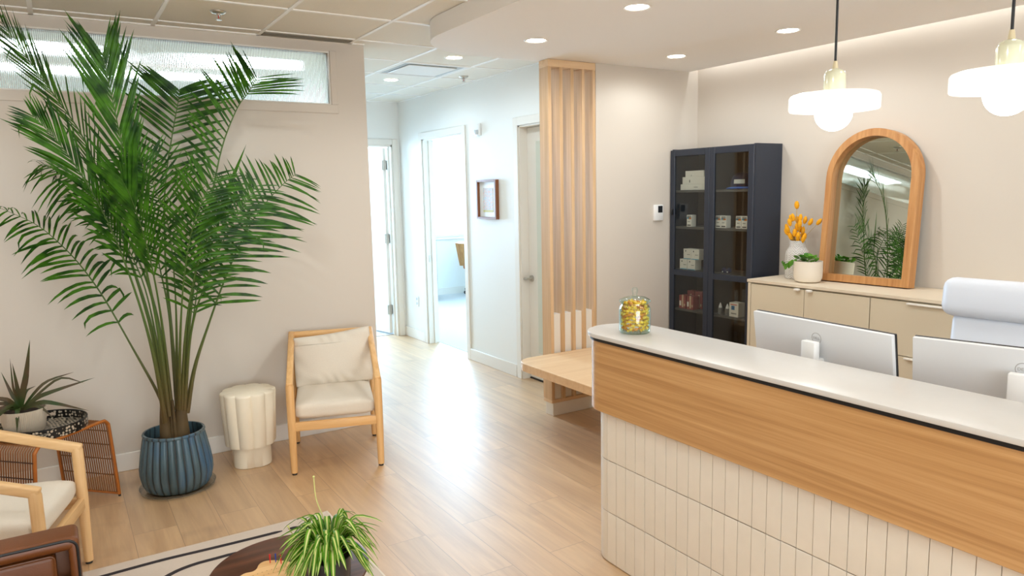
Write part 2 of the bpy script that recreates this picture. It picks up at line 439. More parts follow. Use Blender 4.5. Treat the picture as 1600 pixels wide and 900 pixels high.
# door frames and doors
def frame_y(mb, x0, x1, ya, yb, zt, cas=.066, th=.014):
    """casing + jamb round an opening in a wall at x0..x1, ya<yb"""
    mb.box(x0-th, x0, ya-cas, ya+.004, 0, zt+cas, .003, 1); mb.box(x0-th, x0, yb-.004, yb+cas, 0, zt+cas, .003, 1); mb.box(x0-th, x0, ya, yb, zt-.004, zt+cas, .003, 1)
    mb.box(x0, x1, ya-.001, ya+.018, 0, zt); mb.box(x0, x1, yb-.018, yb+.001, 0, zt); mb.box(x0, x1, ya, yb, zt-.018, zt)
b = MB(); frame_y(b, XH, 3.52, 6.29, 7.2, 2.215)
b.box(3.46, 3.475, 7.165, 7.185, 0, 2.2); b.box(3.46, 3.475, 6.305, 6.325, 0, 2.2)
d2 = struct('door_2', b, TRIM)
mesh_obj('strike_plate', MB().box(3.425, 3.45, 7.178, 7.183, .9, .97, .002, 1), CHROME, d2)
b = MB(); frame_y(b, XH, 3.52, 4.36, 5.30, 2.2)
d3 = struct('door_3', b, TRIM)
lf = mesh_obj('door_leaf', MB().box(3.478, 3.515, 4.39, 5.282, .012, 2.18, .003, 1), TRIM, d3)
b = MB(); b.box(3.472, 3.48, 4.6, 5.145, .25, 2.06, .003, 1); mesh_obj('door_panel', b, plain('door_glass_panel', (214, 218, 206), .25), lf)
b = MB(); b.cyl((3.478, 5.235, .895), (3.466, 5.235, .895), .027); b.cyl((3.466, 5.235, .895), (3.425, 5.235, .895), .010)
b.tube(smooth_path([(3.43, 5.232, .895), (3.424, 5.27, .893), (3.428, 5.345, .888)], 8), .009, 10)
mesh_obj('lever_handle', b, CHROME, d3)
b = MB(); b.box(3.36, 3.372, 4.35, 5.22, 0, .004); 
mesh_obj('threshold', MB().box(3.47, 3.52, 4.378, 5.282, 0, .011), BLACKP, d3)
# open door at the end of the hall
b = MB()
th = .014
b.box(3.31, 3.376, 7.8-th, 7.8, 0, 2.256, .003, 1); b.box(2.314, 2.38, 7.8-th, 7.8, 0, 2.256, .003, 1); b.box(2.38, 3.31, 7.8-th, 7.8, 2.19, 2.256, .003, 1)
b.box(3.292, 3.311, 7.8, 7.92, 0, 2.19); b.box(2.379, 2.398, 7.8, 7.92, 0, 2.19); b.box(2.38, 3.31, 7.8, 7.92, 2.172, 2.19)
b.box(3.28, 3.292, 7.86, 7.9, 0, 2.18)
d1 = struct('door_1', b, TRIM)
ML = Matrix.Translation((3.285, 7.93, 0)) @ Matrix.Rotation(R(101), 4, 'Z')
lf = mesh_obj('door_leaf', MB().box(0, .87, 0, .042, .02, 2.165, .003, 1, M=ML), TRIM, d1)
for z in (.30, 1.13, 1.97):
    b = MB(); b.box(3.225, 3.290, 7.918, 7.924, z-.055, z+.055, .002, 1); b.cyl((3.268, 7.914, z-.06), (3.268, 7.914, z+.06), .008, n=10)
    mesh_obj('hinge', b, CHROME, d1)

# office window with frame, seen through the doorway
b = MB()
for x in (3.9, 4.9, 5.9, 6.86): b.box(x, x+.05, 10.57, 10.63, .93, 2.5)
b.box(3.9, 6.9, 10.57, 10.63, .93, .98); b.box(3.9, 6.9, 10.57, 10.63, 2.45, 2.5); b.box(3.85, 6.95, 10.52, 10.57, .90, .93)
w2 = struct('window_2', b, TRIM)
mesh_obj('pane', MB().box(3.95, 6.86, 10.598, 10.602, .98, 2.45), thin_glass('window_glass', (245, 250, 250), .6), w2)

# ------------------------------------------------------------------ oak slat screen and bench
t = thing('slat_screen', 'tall oak screen of upright slats at the corner of the hall', 'screen', (3.18, 4.305, 0))
X0, X1, F0, F1 = 2.98, 3.398, 4.25, 4.36
zs0, zs1 = .098, 2.548
for k in range(5):
    x = X0+(X1-X0-.027)*k/4
    mesh_obj('slat', MB().box(x, x+.027, F0, F1, zs0+.024, zs1-.05, .0015, 1), OAKV, t)
mesh_obj('header', MB().box(X0, X1, F0, F1, zs1-.05, zs1, .0015, 1), OAKX, t)
mesh_obj('bottom_rail', MB().box(X0, X1, F0, F1, zs0, zs0+.024, .0015, 1), OAKX, t)
mesh_obj('half_wall', MB().box(X0+.027, X1-.002, F0+.022, F1-.022, zs0+.024, .755), TRIM, t)
mesh_obj('plinth', MB().box(X0+.012, X1, F0+.004, F1-.012, 0, zs0, .003, 1), TRIM, t)

t = thing('bench', 'low pale oak bench with a rounded corner beside the slat screen', 'bench', (3.05, 3.7, 0))
poly = [(3.40, 3.0)] + [(3.40, 4.246)] + arc(2.65+.14, 4.246-.14, .14, 90, 180, 10) + arc(2.65+.10, 3.10, .10, 180, 270, 8)
mesh_obj('seat', MB().prism(poly, .416, .474, .003, 1), OAKX, t, ang=30)
for y in (3.2, 3.62):
    mesh_obj('support', MB().box(3.0, 3.36, y-.03, y+.03, 0, .416, .003, 1), OAKX, t)

# ------------------------------------------------------------------ reception desk
desk = thing('reception_desk', 'long reception desk with oak front, cream tile base and white stone top', 'desk', (2.08, 1.0, 0))
def capsule(x0, x1, yend, ynear, n=20):
    r = (x1-x0)/2; c = (x0+x1)/2
    return arc(c, yend-r, r, 0, 180, n) + [(x0, ynear), (x1, ynear)]
YN = -.7
mesh_obj('counter_top', MB().prism(capsule(1.912, 2.243, 2.562, YN), 1.020, 1.038, .003, 2), STONE, desk, ang=30)
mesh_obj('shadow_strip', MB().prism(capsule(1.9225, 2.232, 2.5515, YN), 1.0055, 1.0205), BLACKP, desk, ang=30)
mesh_obj('oak_panel', MB().prism(capsule(1.930, 2.225, 2.545, YN), .697, 1.006, .002, 1), OAK, desk, ang=30)
b = MB(); b.prism(capsule(1.9745, 2.2, 2.502, YN), 0, .70)
# individual glazed tiles standing in three rows
x0, x1, yend = 1.966, 2.208, 2.510
rr = (x1-x0)/2; cc = (x0+x1)/2; yc = yend-rr
def front_pt(s):
    """arc length measured from the tip of the round end towards the camera side"""
    q = PI*rr/2
    if s < q:
        a = PI/2+s/rr
        return Vector((cc+rr*math.cos(a), yc+rr*math.sin(a), 0)), Vector((math.cos(a), math.sin(a), 0))
    return Vector((x0, yc-(s-q), 0)), Vector((-1, 0, 0))
pit = .0602
tl = MB()
total = PI*rr/2+(yc-YN)
off = (PI*rr/2) % pit
s = -2*pit+off
while s+pit < total:
    for (z0, z1) in ((.003, .2339), (.2361, .4709), (.4731, .696)):
        j = rnd.uniform(-.0006, .0006)
        n = 4 if s < PI*rr/2 else 1
        prev = [front_pt(max(s, -.2)+.0012+(pit-.0024)*i/n) for i in range(n+1)]
        jl = rnd.uniform(-.0008, .0008)
        outer = [p+nn*(j+jl*(i/n-.5)) for i, (p, nn) in enumerate(prev)]
        inner = [p-nn*.009 for p, nn in prev]
        e = .0011
        rows = []
        for z, dz, sh in ((z0, 0, .0018), (z0, e, .0004), (z0, .004, 0), (z1, -.004, 0), (z1, -e, .0004), (z1, 0, .0018)):
            rw = [inner[0]] + [p-nn*sh for p, (q_, nn) in zip(outer, prev)] + [inner[-1]]
            rows.append([(v.x, v.y, z+dz) for v in rw])
        tl.sheet(rows)
    s += pit
mesh_obj('tile_backing', b, GROUT, desk, ang=30)
mesh_obj('tile_cladding', tl, TILE, desk, ang=50)
mesh_obj('inner_worktop', MB().box(2.225, 2.95, YN, 2.3, .715, .745, .003, 1), STONE, desk)
for y in (YN+.03, .8, 2.27):
    mesh_obj('desk_support', MB().box(2.24, 2.9, y-.02, y+.02, 0, .715), GREIGE, desk)

# glass jar of candies on the desk
JX, JY, JZ = 2.075, 2.335, 1.0385
jar = thing('candy_jar', 'ribbed glass jar of yellow candies with a knobbed lid', 'jar', (JX, JY, JZ))
rib = lambda th, k: 1+.012*abs(math.sin(18*th))
b = MB(); b.lathe([(0, .0), (.062, .0), (.0655, .006), (.0665, .02), (.0665, .10), (.063, .112), (.058, .118), (.058, .130), (.0545, .130), (.0545, .117), (.060, .110), (.0625, .1), (.0625, .012), (0, .010)], 72, fr=lambda th, k: rib(th, k) if 3 <= k <= 4 else 1)
mesh_obj('body', b, JARG, jar, local=True)
b = MB(); b.lathe([(.0535, .122), (.0535, .131), (.066, .132), (.067, .137), (.062, .143), (.045, .152), (.02, .157), (.0105, .159), (.0095, .164), (.0125, .176), (.0125, .186), (.008, .193), (0, .194)], 40)
mesh_obj('lid', b, JARG, jar, local=True)
CANDYY = plain('yellow_wrapper', (252, 204, 56), .3, var=.2, vscale=60)
CANDYO = plain('amber_wrapper', (214, 140, 28), .35, var=.3, vscale=70)
def candy_mesh(m):
    b = MB(); b.sphere((0, 0, 0), .0085, 10, 0, 1.15, .9, .8)
    for sx in (-1, 1):
        b.lathe([(.0018, 0), (.004, .004), (.0065, .0085)], 8, M=Matrix.Rotation(sx*PI/2, 4, 'Y') @ Matrix.Translation((0, 0, .0085)))
    return mesh_obj('candy', b, m, None, True)
c0 = candy_mesh(CANDYY); c1 = candy_mesh(CANDYO)
first = {0: True, 1: True}
spots = []
for L in range(7):
    z = .020+L*.0155
    for k in range(12): spots.append((.0485, k*30+L*14, z))
for k in range(6): spots.append((.028, k*60, .020+6*.0155+.002))
for k in range(9): spots.append((.036, k*40+9, .020+7*.0155-.001))
for k in range(3): spots.append((.016, k*120, .020+7*.0155+.002))
for r_, a_, z_ in spots:
    w = 1 if rnd.random() < .28 else 0
    src = (c0, c1)[w]
    if first[w]: o = src; first[w] = False
    else:
        o = src.copy(); COL.objects.link(o)
    a = R(a_+rnd.uniform(-5, 5)); 
    o.matrix_world = Matrix.Translation((JX+r_*math.cos(a), JY+r_*math.sin(a), JZ+z_+rnd.uniform(-.001, .001))) @ Matrix.Rotation(a+PI/2+rnd.uniform(-.5, .5), 4, 'Z') @ Matrix.Rotation(rnd.uniform(-.5, .5), 4, 'Y')
    tag(o, 'small wrapped yellow candy inside the ribbed glass jar', 'candy', 'candies in the glass jar')

# clear acrylic holder at the near end of the desk
b = MB(); b.box(-.05, .05, -.06, .06, 0, .004, .001, 1); b.box(-.05, -.047, -.06, .06, .004, .045); b.box(.03, .033, -.06, .06, .004, .075); b.box(-.047, .03, .057, .06, .004, .04); b.box(-.047, .03, -.06, -.057, .004, .04)
ch = solo('card_holder', b, CLEAR, 'clear acrylic card holder on the desk top at the right edge', 'holder', (2.165, .79, 1.0385))
CARDW = plain('card_paper', (226, 230, 238), .6)
solo('card', MB().box(-.04, .024, -.052, .052, 0, .022, .001, 1), CARDW, 'stack of pale cards in the clear acrylic holder', 'cards', (2.165, .79, 1.0430))

# monitors
SILV = plain('silver_plastic', (216, 217, 218), .38, spec=.5)
def text_part(name, s, size, M, parent, mat, depth=.0004):
    cu = bpy.data.curves.new(name, 'FONT'); cu.body = s; cu.size = size; cu.extrude = depth; cu.align_x = 'CENTER'; cu.align_y = 'CENTER'
    cu.materials.append(mat)
    tmp = bpy.data.objects.new('tmp_text', cu); COL.objects.link(tmp)
    me = bpy.data.meshes.new_from_object(tmp.evaluated_get(bpy.context.evaluated_depsgraph_get()))
    bpy.data.objects.remove(tmp); me.transform(M)
    if not me.materials: me.materials.append(mat)
    o = bpy.data.objects.new(name, me); COL.objects.link(o); o.parent = parent
    return o
LOGO = plain('logo_grey', (168, 164, 160), .35, metal=.3)
def monitor(x, y, rz, label):
    t = thing('monitor', label, 'monitor', (x, y, .7455), rz, 'monitors behind the desk top')
    # local: width along Y, back of the panel faces -X
    T = Matrix.Translation((0, 0, .2265)) @ Matrix.Rotation(R(-8), 4, 'Y')
    W, Hh = .305, .18
    mesh_obj('back_cover', MB().box(-.012, .006, -W, W, -Hh, Hh, .003, 2, M=T), SILV, t, True)
    mesh_obj('bezel', MB().box(.006, .018, -W, W, -Hh, Hh, .002, 1, M=T), BLACKP, t, True)
    mesh_obj('screen', MB().box(.018, .0186, -W+.008, W-.008, -Hh+.02, Hh-.008, M=T), plain('dark_screen', (14, 16, 20), .12), t, True)
    b = MB(); b.lathe([(.021, 0), (.021, .0008), (.0192, .0008), (.0192, 0)], 40, M=T @ Matrix.Translation((-.0121, 0, .118)) @ Matrix.Rotation(-PI/2, 4, 'Y'))
    lg = mesh_obj('logo', b, LOGO, t, True)
    text_part('logo_letters', 'DELL', .0135, T @ Matrix.Translation((-.0125, 0, .118)) @ Matrix(((0, 0, -1, 0), (-1, 0, 0, 0), (0, 1, 0, 0), (0, 0, 0, 1))), lg, LOGO)
    b = MB(); b.box(-.075, -.045, -.03, .03, .012, .335, .004, 2); b.box(-.06, -.005, -.028, .028, .21, .27, .004, 1)
    mesh_obj('stand_post', b, WHITE, t, True)
    mesh_obj('stand_foot', MB().box(-.11, .10, -.12, .12, 0, .012, .004, 2), SILV, t, True)
    return t
ang = math.atan2(-.05, -.61)
def place_monitor(xt, yt, dx, dy, label):
    # left top corner + unit direction along the top edge (towards -Y)
    L = math.hypot(dx, dy); ux, uy = dx/L, dy/L
    cx, cy = xt+ux*.305, yt+uy*.305
    rz = math.atan2(-uy, -ux)-PI/2       # local +Y runs opposite to the edge direction
    off = .026
    nx, ny = math.cos(rz), math.sin(rz)
    return monitor(cx+nx*off, cy+ny*off, rz, label)
place_monitor(2.383, 1.955, -.05, -.61, 'silver backed monitor on the left, round logo above its white stand')
place_monitor(2.364, 1.298, .068, -.297, 'silver backed monitor on the right, in front of the white chair')

# white high-backed office chair
oc = thing('office_chair', 'white leather office chair with padded headrest behind the desk', 'chair', (3.08, 1.33, 0), R(4))
WLEA = plain('white_leather', (214, 218, 226), .4, spec=.4, bump=.05, bscale=200)
TB = Matrix.Translation((.0, 0, .5)) @ Matrix.Rotation(R(7), 4, 'Y')
b = MB(); b.box(-.035, .04, -.225, .225, -.02, .62, .03, 3, M=TB); mesh_obj('backrest', b, WLEA, oc, True)
b = MB(); b.box(-.075, .035, -.262, .262, .605, .765, .045, 4, M=TB); mesh_obj('headrest', b, WLEA, oc, True)
b = MB(); b.box(-.5, .03, -.26, .26, .42, .52, .035, 3); mesh_obj('seat', b, WLEA, oc, True)
for sy in (-1, 1):
    b = MB(); b.tube(smooth_path([(-.12, sy*.27, .44), (-.14, sy*.3, .55), (-.16, sy*.3, .66)], 8), .014, 10); b.box(-.36, -.05, sy*.3-.035, sy*.3+.035, .66, .69, .012, 2)
    mesh_obj('armrest', b, WHITE, oc, True)
b = MB(); b.cyl((-.22, 0, .1), (-.22, 0, .42), .028)
mesh_obj('gas_column', b, CHROME, oc, True)
b = MB()
for k in range(5):
    a = R(72*k+20); b.tube([(-.22, 0, .115), (-.22+.3*math.cos(a), .3*math.sin(a), .075)], [.026, .016], 8)
mesh_obj('base', b, WHITE, oc, True)
for k in range(5):
    a = R(72*k+20); mesh_obj('caster', MB().sphere((-.22+.3*math.cos(a), .3*math.sin(a), .031), .031, 14, 0, .6, 1, 1), BLACKP, oc, True)

# ------------------------------------------------------------------ glazed display cabinet
YA, YB_, XF, XK, ZT = 3.43, 4.236, 4.13, 4.428, 1.945
cab = thing('display_cabinet', 'tall dark blue grey display cabinet with two glazed doors', 'cabinet', (4.28, 3.83, 0))
b = MB()
b.box(XF+.02, XK, YA, YA+.018, 0, ZT, .001, 1); b.box(XF+.02, XK, YB_-.018, YB_, 0, ZT, .001, 1)
b.box(XF+.02, XK, YA+.018, YB_-.018, ZT-.02, ZT-.004); b.box(XF+.03, XK, YA+.018, YB_-.018, 0, .08)
mesh_obj('carcass', b, NAVY, cab)
b = MB(); b.box(XK-.008, XK-.003, YA+.018, YB_-.018, .08, ZT-.02); mesh_obj('back_panel', b, CABIN, cab)
YM = (YA+YB_)/2
mesh_obj('divider', MB().box(XF+.03, XK-.008, YM-.01, YM+.01, .08, ZT-.02), CABIN, cab)
SH = (1.63, 1.348, 1.012, .70, .36)
for z in SH:
    mesh_obj('shelf', MB().box(XF+.032, XK-.009, YA+.019, YB_-.019, z-.018, z, .001, 1), plain('shelf_grey', (84, 82, 80), .5), cab)
for (a, c) in ((YA+.002, YM-.0015), (YM+.0015, YB_)):
    sw = .046
    b = MB()
    b.box(XF, XF+.019, a, a+sw, .03, ZT-.008, .002, 1); b.box(XF, XF+.019, c-sw, c, .03, ZT-.008, .002, 1)
    b.box(XF, XF+.0185, a+sw, c-sw, ZT-.055, ZT-.008, .002, 1); b.box(XF, XF+.0185, a+sw, c-sw, .03, .085, .002, 1)
    b.box(XF, XF+.0185, a+sw, c-sw, .968, 1.010, .002, 1)
    d = mesh_obj('door', b, NAVY, cab)
    for z0, z1 in ((1.010, ZT-.055), (.085, .968)):
        mesh_obj('pane', MB().box(XF+.008, XF+.011, a+sw, c-sw, z0, z1), GLASS, d)
    if c == YB_:
        b = MB(); b.box(XF-.018, XF, c-sw+.008, c-sw+.022, 1.44, 1.485, .003, 1); mesh_obj('handle', b, BLACKP, d)

# things in the cabinet
BOXW = plain('white_card', (232, 228, 218), .6)
INK = plain('printed_ink', (58, 58, 62), .6); GREYINK = plain('grey_print', (150, 148, 144), .6)
ORNG = plain('orange_print', (228, 130, 40), .6); TEALP = plain('light_blue_print', (86, 168, 200), .6); GOLDP = plain('yellow_print', (230, 190, 60), .6)
REDP = plain('rose_print', (150, 74, 74), .5, var=.35, vscale=90); CREAMP = plain('cream_print', (206, 180, 150), .5)
XO = 4.17
def carton(name, label, group, y, z, wy, wx, h, prints=(), x=XO, body=BOXW):
    """front face at local x=0 facing -X, y = centre"""
    t = thing(name, label, 'box', (x, y, z+.0005), 0, group)
    mesh_obj('carton', MB().box(0, wx, -wy/2, wy/2, 0, h, .001, 1), body, t, True)
    for (nm, m, a, c, z0, z1) in prints:
        mesh_obj(nm, MB().box(-.0006, .0004, a, c, z0, z1), m, t, True)
    return t
carton('flat_box', 'long white box at the bottom of the stack on the cabinet top shelf', 'white boxes on the top shelf', 4.045, 1.63, .26, .14, .044, [('print', GREYINK, -.05, -.01, .018, .024)], 4.18)
carton('flat_box', 'white box in the middle of the stack on the cabinet top shelf', 'white boxes on the top shelf', 4.035, 1.6745, .25, .13, .055, [('print', INK, .045, .052, .012, .032)], 4.185)
carton('flat_box', 'smaller white box on top of the stack on the cabinet top shelf', 'white boxes on the top shelf', 4.04, 1.730, .19, .1, .046, [('print', INK, .03, .034, .004, .014)], 4.19)
pr = [('print', GREYINK, -.02, .02, .068, .086), ('print', TEALP, -.002, .022, .060, .072), ('print', ORNG, -.022, .006, .058, .07), ('print', INK, -.018, .018, .008, .016), ('print', GREYINK, -.01, .014, .036, .042)]
for y, lb in ((4.070, 'slim white carton with orange sun print behind the left cabinet door'), (3.778, 'left of two touching slim cartons behind the right cabinet door'), (3.727, 'right of two touching slim cartons behind the right cabinet door'), (3.588, 'slim orange printed carton beside the right cabinet stile'), (3.535, 'slim carton half hidden by the right cabinet stile')):
    carton('supplement_carton', lb, 'slim cartons on the second shelf', y, 1.348, .05, .05, .09, pr)
pb = [('print', TEALP, -.038, .038, 0.001, .007), ('print', INK, .012, .02, .058, .07), ('print', GREYINK, -.03, 0, .035, .04)]
for y, z, lb in ((4.125, 1.012, 'lower left white carton of the pyramid on the third cabinet shelf'), (4.042, 1.012, 'lower right white carton of the pyramid on the third cabinet shelf'), (4.086, 1.0935, 'upper left white carton of the pyramid on the third cabinet shelf'), (4.003, 1.0935, 'upper right white carton of the pyramid on the third cabinet shelf')):
    carton('square_carton', lb, 'white cartons on the third shelf', y, z, .08, .07, .081, pb)
rp = [('print', BOXW, .012, .03, .022, .06), ('print', CREAMP, -.012, .004, .01, .11), ('print', CREAMP, -.03, -.02, .02, .04)]
for y, x, lb in ((4.128, 4.165, 'front left rose red carton on the fourth cabinet shelf'), (4.046, 4.165, 'front right rose red carton on the fourth cabinet shelf'), (4.118, 4.245, 'rear left rose red carton on the fourth cabinet shelf'), (4.032, 4.245, 'rear right rose red carton on the fourth cabinet shelf')):
    carton('rose_carton', lb, 'rose cartons on the fourth shelf', y, .70, .07, .065, .105 if x < 4.2 else .135, rp, x, REDP)
carton('medicine_box', 'cream carton with red and blue print on the fourth cabinet shelf', None, 3.615, .70, .085, .07, .105, [('print', plain('red_print', (200, 60, 50), .6), -.03, .03, .088, .094), ('print', plain('blue_print', (52, 110, 160), .6), -.008, .022, .052, .082), ('print', GREYINK, -.025, .025, .02, .03)])
for y, lb in ((3.768, 'left grey dropper bottle with white cone cap on the cabinet shelf'), (3.700, 'right grey dropper bottle with white cone cap on the cabinet shelf')):
    t = thing('dropper_bottle', lb, 'bottle', (4.2, y, .70), 0, 'dropper bottles on the fourth shelf')
    mesh_obj('bottle', MB().lathe([(0, 0), (.016, 0), (.017, .004), (.017, .045), (.011, .052), (0, .052)], 20), plain('grey_bottle', (120, 120, 118), .35), t, True)
    mesh_obj('cap', MB().lathe([(.013, .048), (.013, .056), (.010, .066), (.003, .085), (0, .086)], 20), WHITE, t, True)
# small navy figures
t = thing('navy_pouch', 'small navy pouch with two white dots on the third cabinet shelf', 'pouch', (4.2, 3.715, 1.012))
mesh_obj('pouch', MB().sphere((0, .022, .022), .022, 14, 0, .8, 1, 1).sphere((0, -.022, .022), .022, 14, 0, .8, 1, 1).box(-.012, .012, -.025, .025, 0, .03, .008, 2), plain('navy_cloth', (26, 32, 70), .7), t, True)
for y in (.022, -.022): mesh_obj('dot', MB().sphere((-.017, y, .013), .005, 8), WHITE, t, True)
# cap
t = thing('baseball_cap', 'navy cap with blue brim and pale patch on the cabinet top shelf', 'cap', (4.30, 3.675, 1.6345), R(28))
NV = plain('navy_twill', (24, 30, 62), .85, bump=.2, bscale=300)
b = MB(); b.lathe([(.082, .0), (.086, .03), (.082, .062), (.066, .094), (.038, .113), (.0, .118)], 28, fr=lambda th, k: 1+.06*math.cos(2*th)); mesh_obj('crown', b, NV, t, True)
mesh_obj('button', MB().sphere((0, 0, .119), .006, 8), NV, t, True)
rows = []
for i in range(7):
    r_ = .080+.065*i/6
    rows.append([(r_*math.cos(R(a))*(1.0 if i == 0 else 1.02)-.0, r_*.82*math.sin(R(a)), .014-.010*(i/6)**2+.018*math.cos(R(a-180))*0-.002*(i/6)*abs(math.sin(R(a)))) for a in range(125, 236, 11)])
b = MB(); b.sheet(rows); b.sheet([[(x, y, z-.004) for x, y, z in r_] for r_ in rows]); mesh_obj('brim', b, plain('blue_brim', (58, 112, 196), .8), t, True)
b = MB(); b.sheet([[(-.0945*math.cos(R(a))*(1-.07*k), .0945*math.sin(R(a)), .036+.030*k) for a in (-24, -12, 0, 12, 24)] for k in (0, .5, 1)]); mesh_obj('patch', b, plain('patch_cream', (206, 202, 190), .7), t, True)

# thermostat
t = thing('thermostat', 'white wall thermostat with dark screen left of the cabinet', 'thermostat', (4.005, YW, 1.46))
mesh_obj('case', MB().box(-.047, .047, -.022, 0, -.062, .062, .006, 2), WHITE, t, True)
mesh_obj('screen', MB().box(-.010, .036, -.0232, -.0215, .0, .052, .002, 1), plain('screen_glass', (38, 40, 44), .2), t, True)

# ------------------------------------------------------------------ sideboard
CX, CZ = 3.985, 1.022
SB = plain('sideboard_gap', (60, 54, 46), .8)
wt = solo('worktop', MB().box(0, XB-.003-CX, -2.2, 3.345, CZ-.02, CZ, .002, 1), GREIGET, 'long greige worktop carrying the mirror, vase and plant', 'worktop', (CX, 0, 0))
def unit(name, label, ya, yb):
    t = thing(name, label, 'cabinet', (4.21, (ya+yb)/2, 0), 0, 'greige cabinets under the worktop')
    mesh_obj('body', MB().box(CX+.03, XB-.004, ya, yb, .06, CZ-.021).box(CX+.06, XB-.02, ya+.01, yb-.01, 0, .06), [GREIGE], t)
    return t
PULL = plain('white_pull', (236, 232, 224), .35)
u1 = unit('cabinet_unit', 'greige door cabinet next to the dark display cabinet', 2.455, 3.335)
mesh_obj('side_panel', MB().box(CX, CX+.03, 3.315, 3.335, .06, CZ-.024, .001, 1), GREIGE, u1)
for a, c, ky in ((2.457, 2.8945, 2.852), (2.8985, 3.312, 2.940)):
    d = mesh_obj('door', MB().box(CX+.004, CX+.022, a, c, .07, CZ-.03, .0015, 1), GREIGE, u1)
    b = MB(); b.lathe([(0, 0), (.0195, 0), (.0205, .003), (.0205, .012), (.018, .014), (0, .014)], 24, M=Matrix.Translation((CX-.010, ky, CZ-.037)) @ Matrix.Diagonal((1, 1, .9, 1)))
    mesh_obj('pull', b, PULL, d)
def drawers(name, label, ya, yb):
    u = unit(name, label, ya, yb)
    for z0, z1 in ((.685, CZ-.03), (.375, .681), (.07, .371)):
        d = mesh_obj('drawer', MB().box(CX+.004, CX+.022, ya+.002, yb-.002, z0, z1, .0015, 1), GREIGE, u)
        m = (ya+yb)/2
        b = MB(); b.box(CX-.018, CX+.004, m-.22, m+.22, z1-.012, z1-.001, .004, 2); mesh_obj('pull', b, PULL, d)
    return u
drawers('cabinet_unit', 'greige drawer cabinet with long pulls behind the white chair', 1.57, 2.453)
drawers('cabinet_unit', 'greige drawer cabinet at the right, hidden behind monitor and chair', .69, 1.568)

# arched mirror, leaning against the wall
lean = .088
MM = Matrix.Translation((4.262, 2.695, CZ+.0075)) @ Matrix.Rotation(R(1.9), 4, 'Z') @ Matrix.Rotation(lean, 4, 'Y')
mir = thing('arched_mirror', 'arched mirror in a deep teak frame leaning on the wall', 'mirror', M=MM)
W, HT, FWD, DP = .3, .965, .046, .075
def arch(w, ht, z0, n=26):
    return [(-w, z0)] + [(w*math.cos(R(180-180*i/n)), ht-w+w*math.sin(R(180*i/n))) for i in range(n+1)] + [(w, z0)]
o_ = arch(W, HT, 0); i_ = arch(W-FWD, HT-FWD, FWD)
b = MB()
prof = [(o_, .004, .0), (o_, DP, 0)]
rows = []
for pts_, x in ((o_, DP), (o_, .006), ([(a*.985, c) for a, c in o_], .0), ([(a*1.01, c) for a, c in i_], .0), (i_, .004), (i_, DP-.012)):
    rows.append([(x, y, z) for (y, z) in pts_])
b.sheet(rows, close=True)
# bottom bevel corrections come from the closed loop itself
mesh_obj('frame', b, TEAK, mir, True, ang=35)
t_ = MB(); bmv = [t_.bm.verts.new((DP-.016, y, z)) for (y, z) in arch(W-FWD+.003, HT-FWD+.003, FWD-.003)]; t_.bm.faces.new(bmv)
mesh_obj('mirror_glass', t_, MIRROR, mir, True, smooth=False)
t_ = MB(); bmv = [t_.bm.verts.new((DP-.004, y, z)) for (y, z) in arch(W-.004, HT-.004, .004)]; t_.bm.faces.new(bmv)
mesh_obj('backing', t_, CABIN, mir, True, smooth=False)

# vase with dried flowers
VX, VY = 4.25, 3.15
def chevron():
    m, nt, bs = nodes('chevron_ceramic')
    bs.inputs['Base Color'].default_value = lin((236, 232, 226)); bs.inputs['Roughness'].default_value = .5
    tc = nt.nodes.new('ShaderNodeTexCoord'); sx = nt.nodes.new('ShaderNodeSeparateXYZ'); nt.links.new(tc.outputs['Object'], sx.inputs[0])
    at = nt.nodes.new('ShaderNodeMath'); at.operation = 'ARCTAN2'; nt.links.new(sx.outputs[0], at.inputs[0]); nt.links.new(sx.outputs[1], at.inputs[1])
    pp = nt.nodes.new('ShaderNodeMath'); pp.operation = 'PINGPONG'; pp.inputs[1].default_value = .3; nt.links.new(at.outputs[0], pp.inputs[0])
    ma = nt.nodes.new('ShaderNodeMath'); ma.operation = 'MULTIPLY_ADD'; ma.inputs[1].default_value = .07
    nt.links.new(pp.outputs[0], ma.inputs[0]); nt.links.new(sx.outputs[2], ma.inputs[2])
    ml = nt.nodes.new('ShaderNodeMath'); ml.operation = 'MULTIPLY'; ml.inputs[1].default_value = 420; nt.links.new(ma.outputs[0], ml.inputs[0])
    sn = nt.nodes.new('ShaderNodeMath'); sn.operation = 'SINE'; nt.links.new(ml.outputs[0], sn.inputs[0])
    bp = nt.nodes.new('ShaderNodeBump'); bp.inputs['Strength'].default_value = .9; bp.inputs['Distance'].default_value = .004
    nt.links.new(sn.outputs[0], bp.inputs['Height']); nt.links.new(bp.outputs['Normal'], bs.inputs['Normal'])
    return m
b = MB(); b.lathe([(0, 0), (.066, 0), (.0745, .006), (.0765, .05), (.0765, .16), (.072, .185), (.058, .207), (.0505, .22), (.0505, .258), (.047, .258), (.047, .22), (.06, .19), (.066, .15), (.066, .02), (0, .015)], 48)
solo('vase', b, chevron(), 'white chevron textured vase beside the display cabinet', 'vase', (VX, VY, CZ))
FLW = plain('dried_yellow', (244, 168, 14), .85, bump=.6, bscale=500, var=.2, vscale=90); STEM = plain('dry_stem', (190, 160, 84), .8)
heads = []
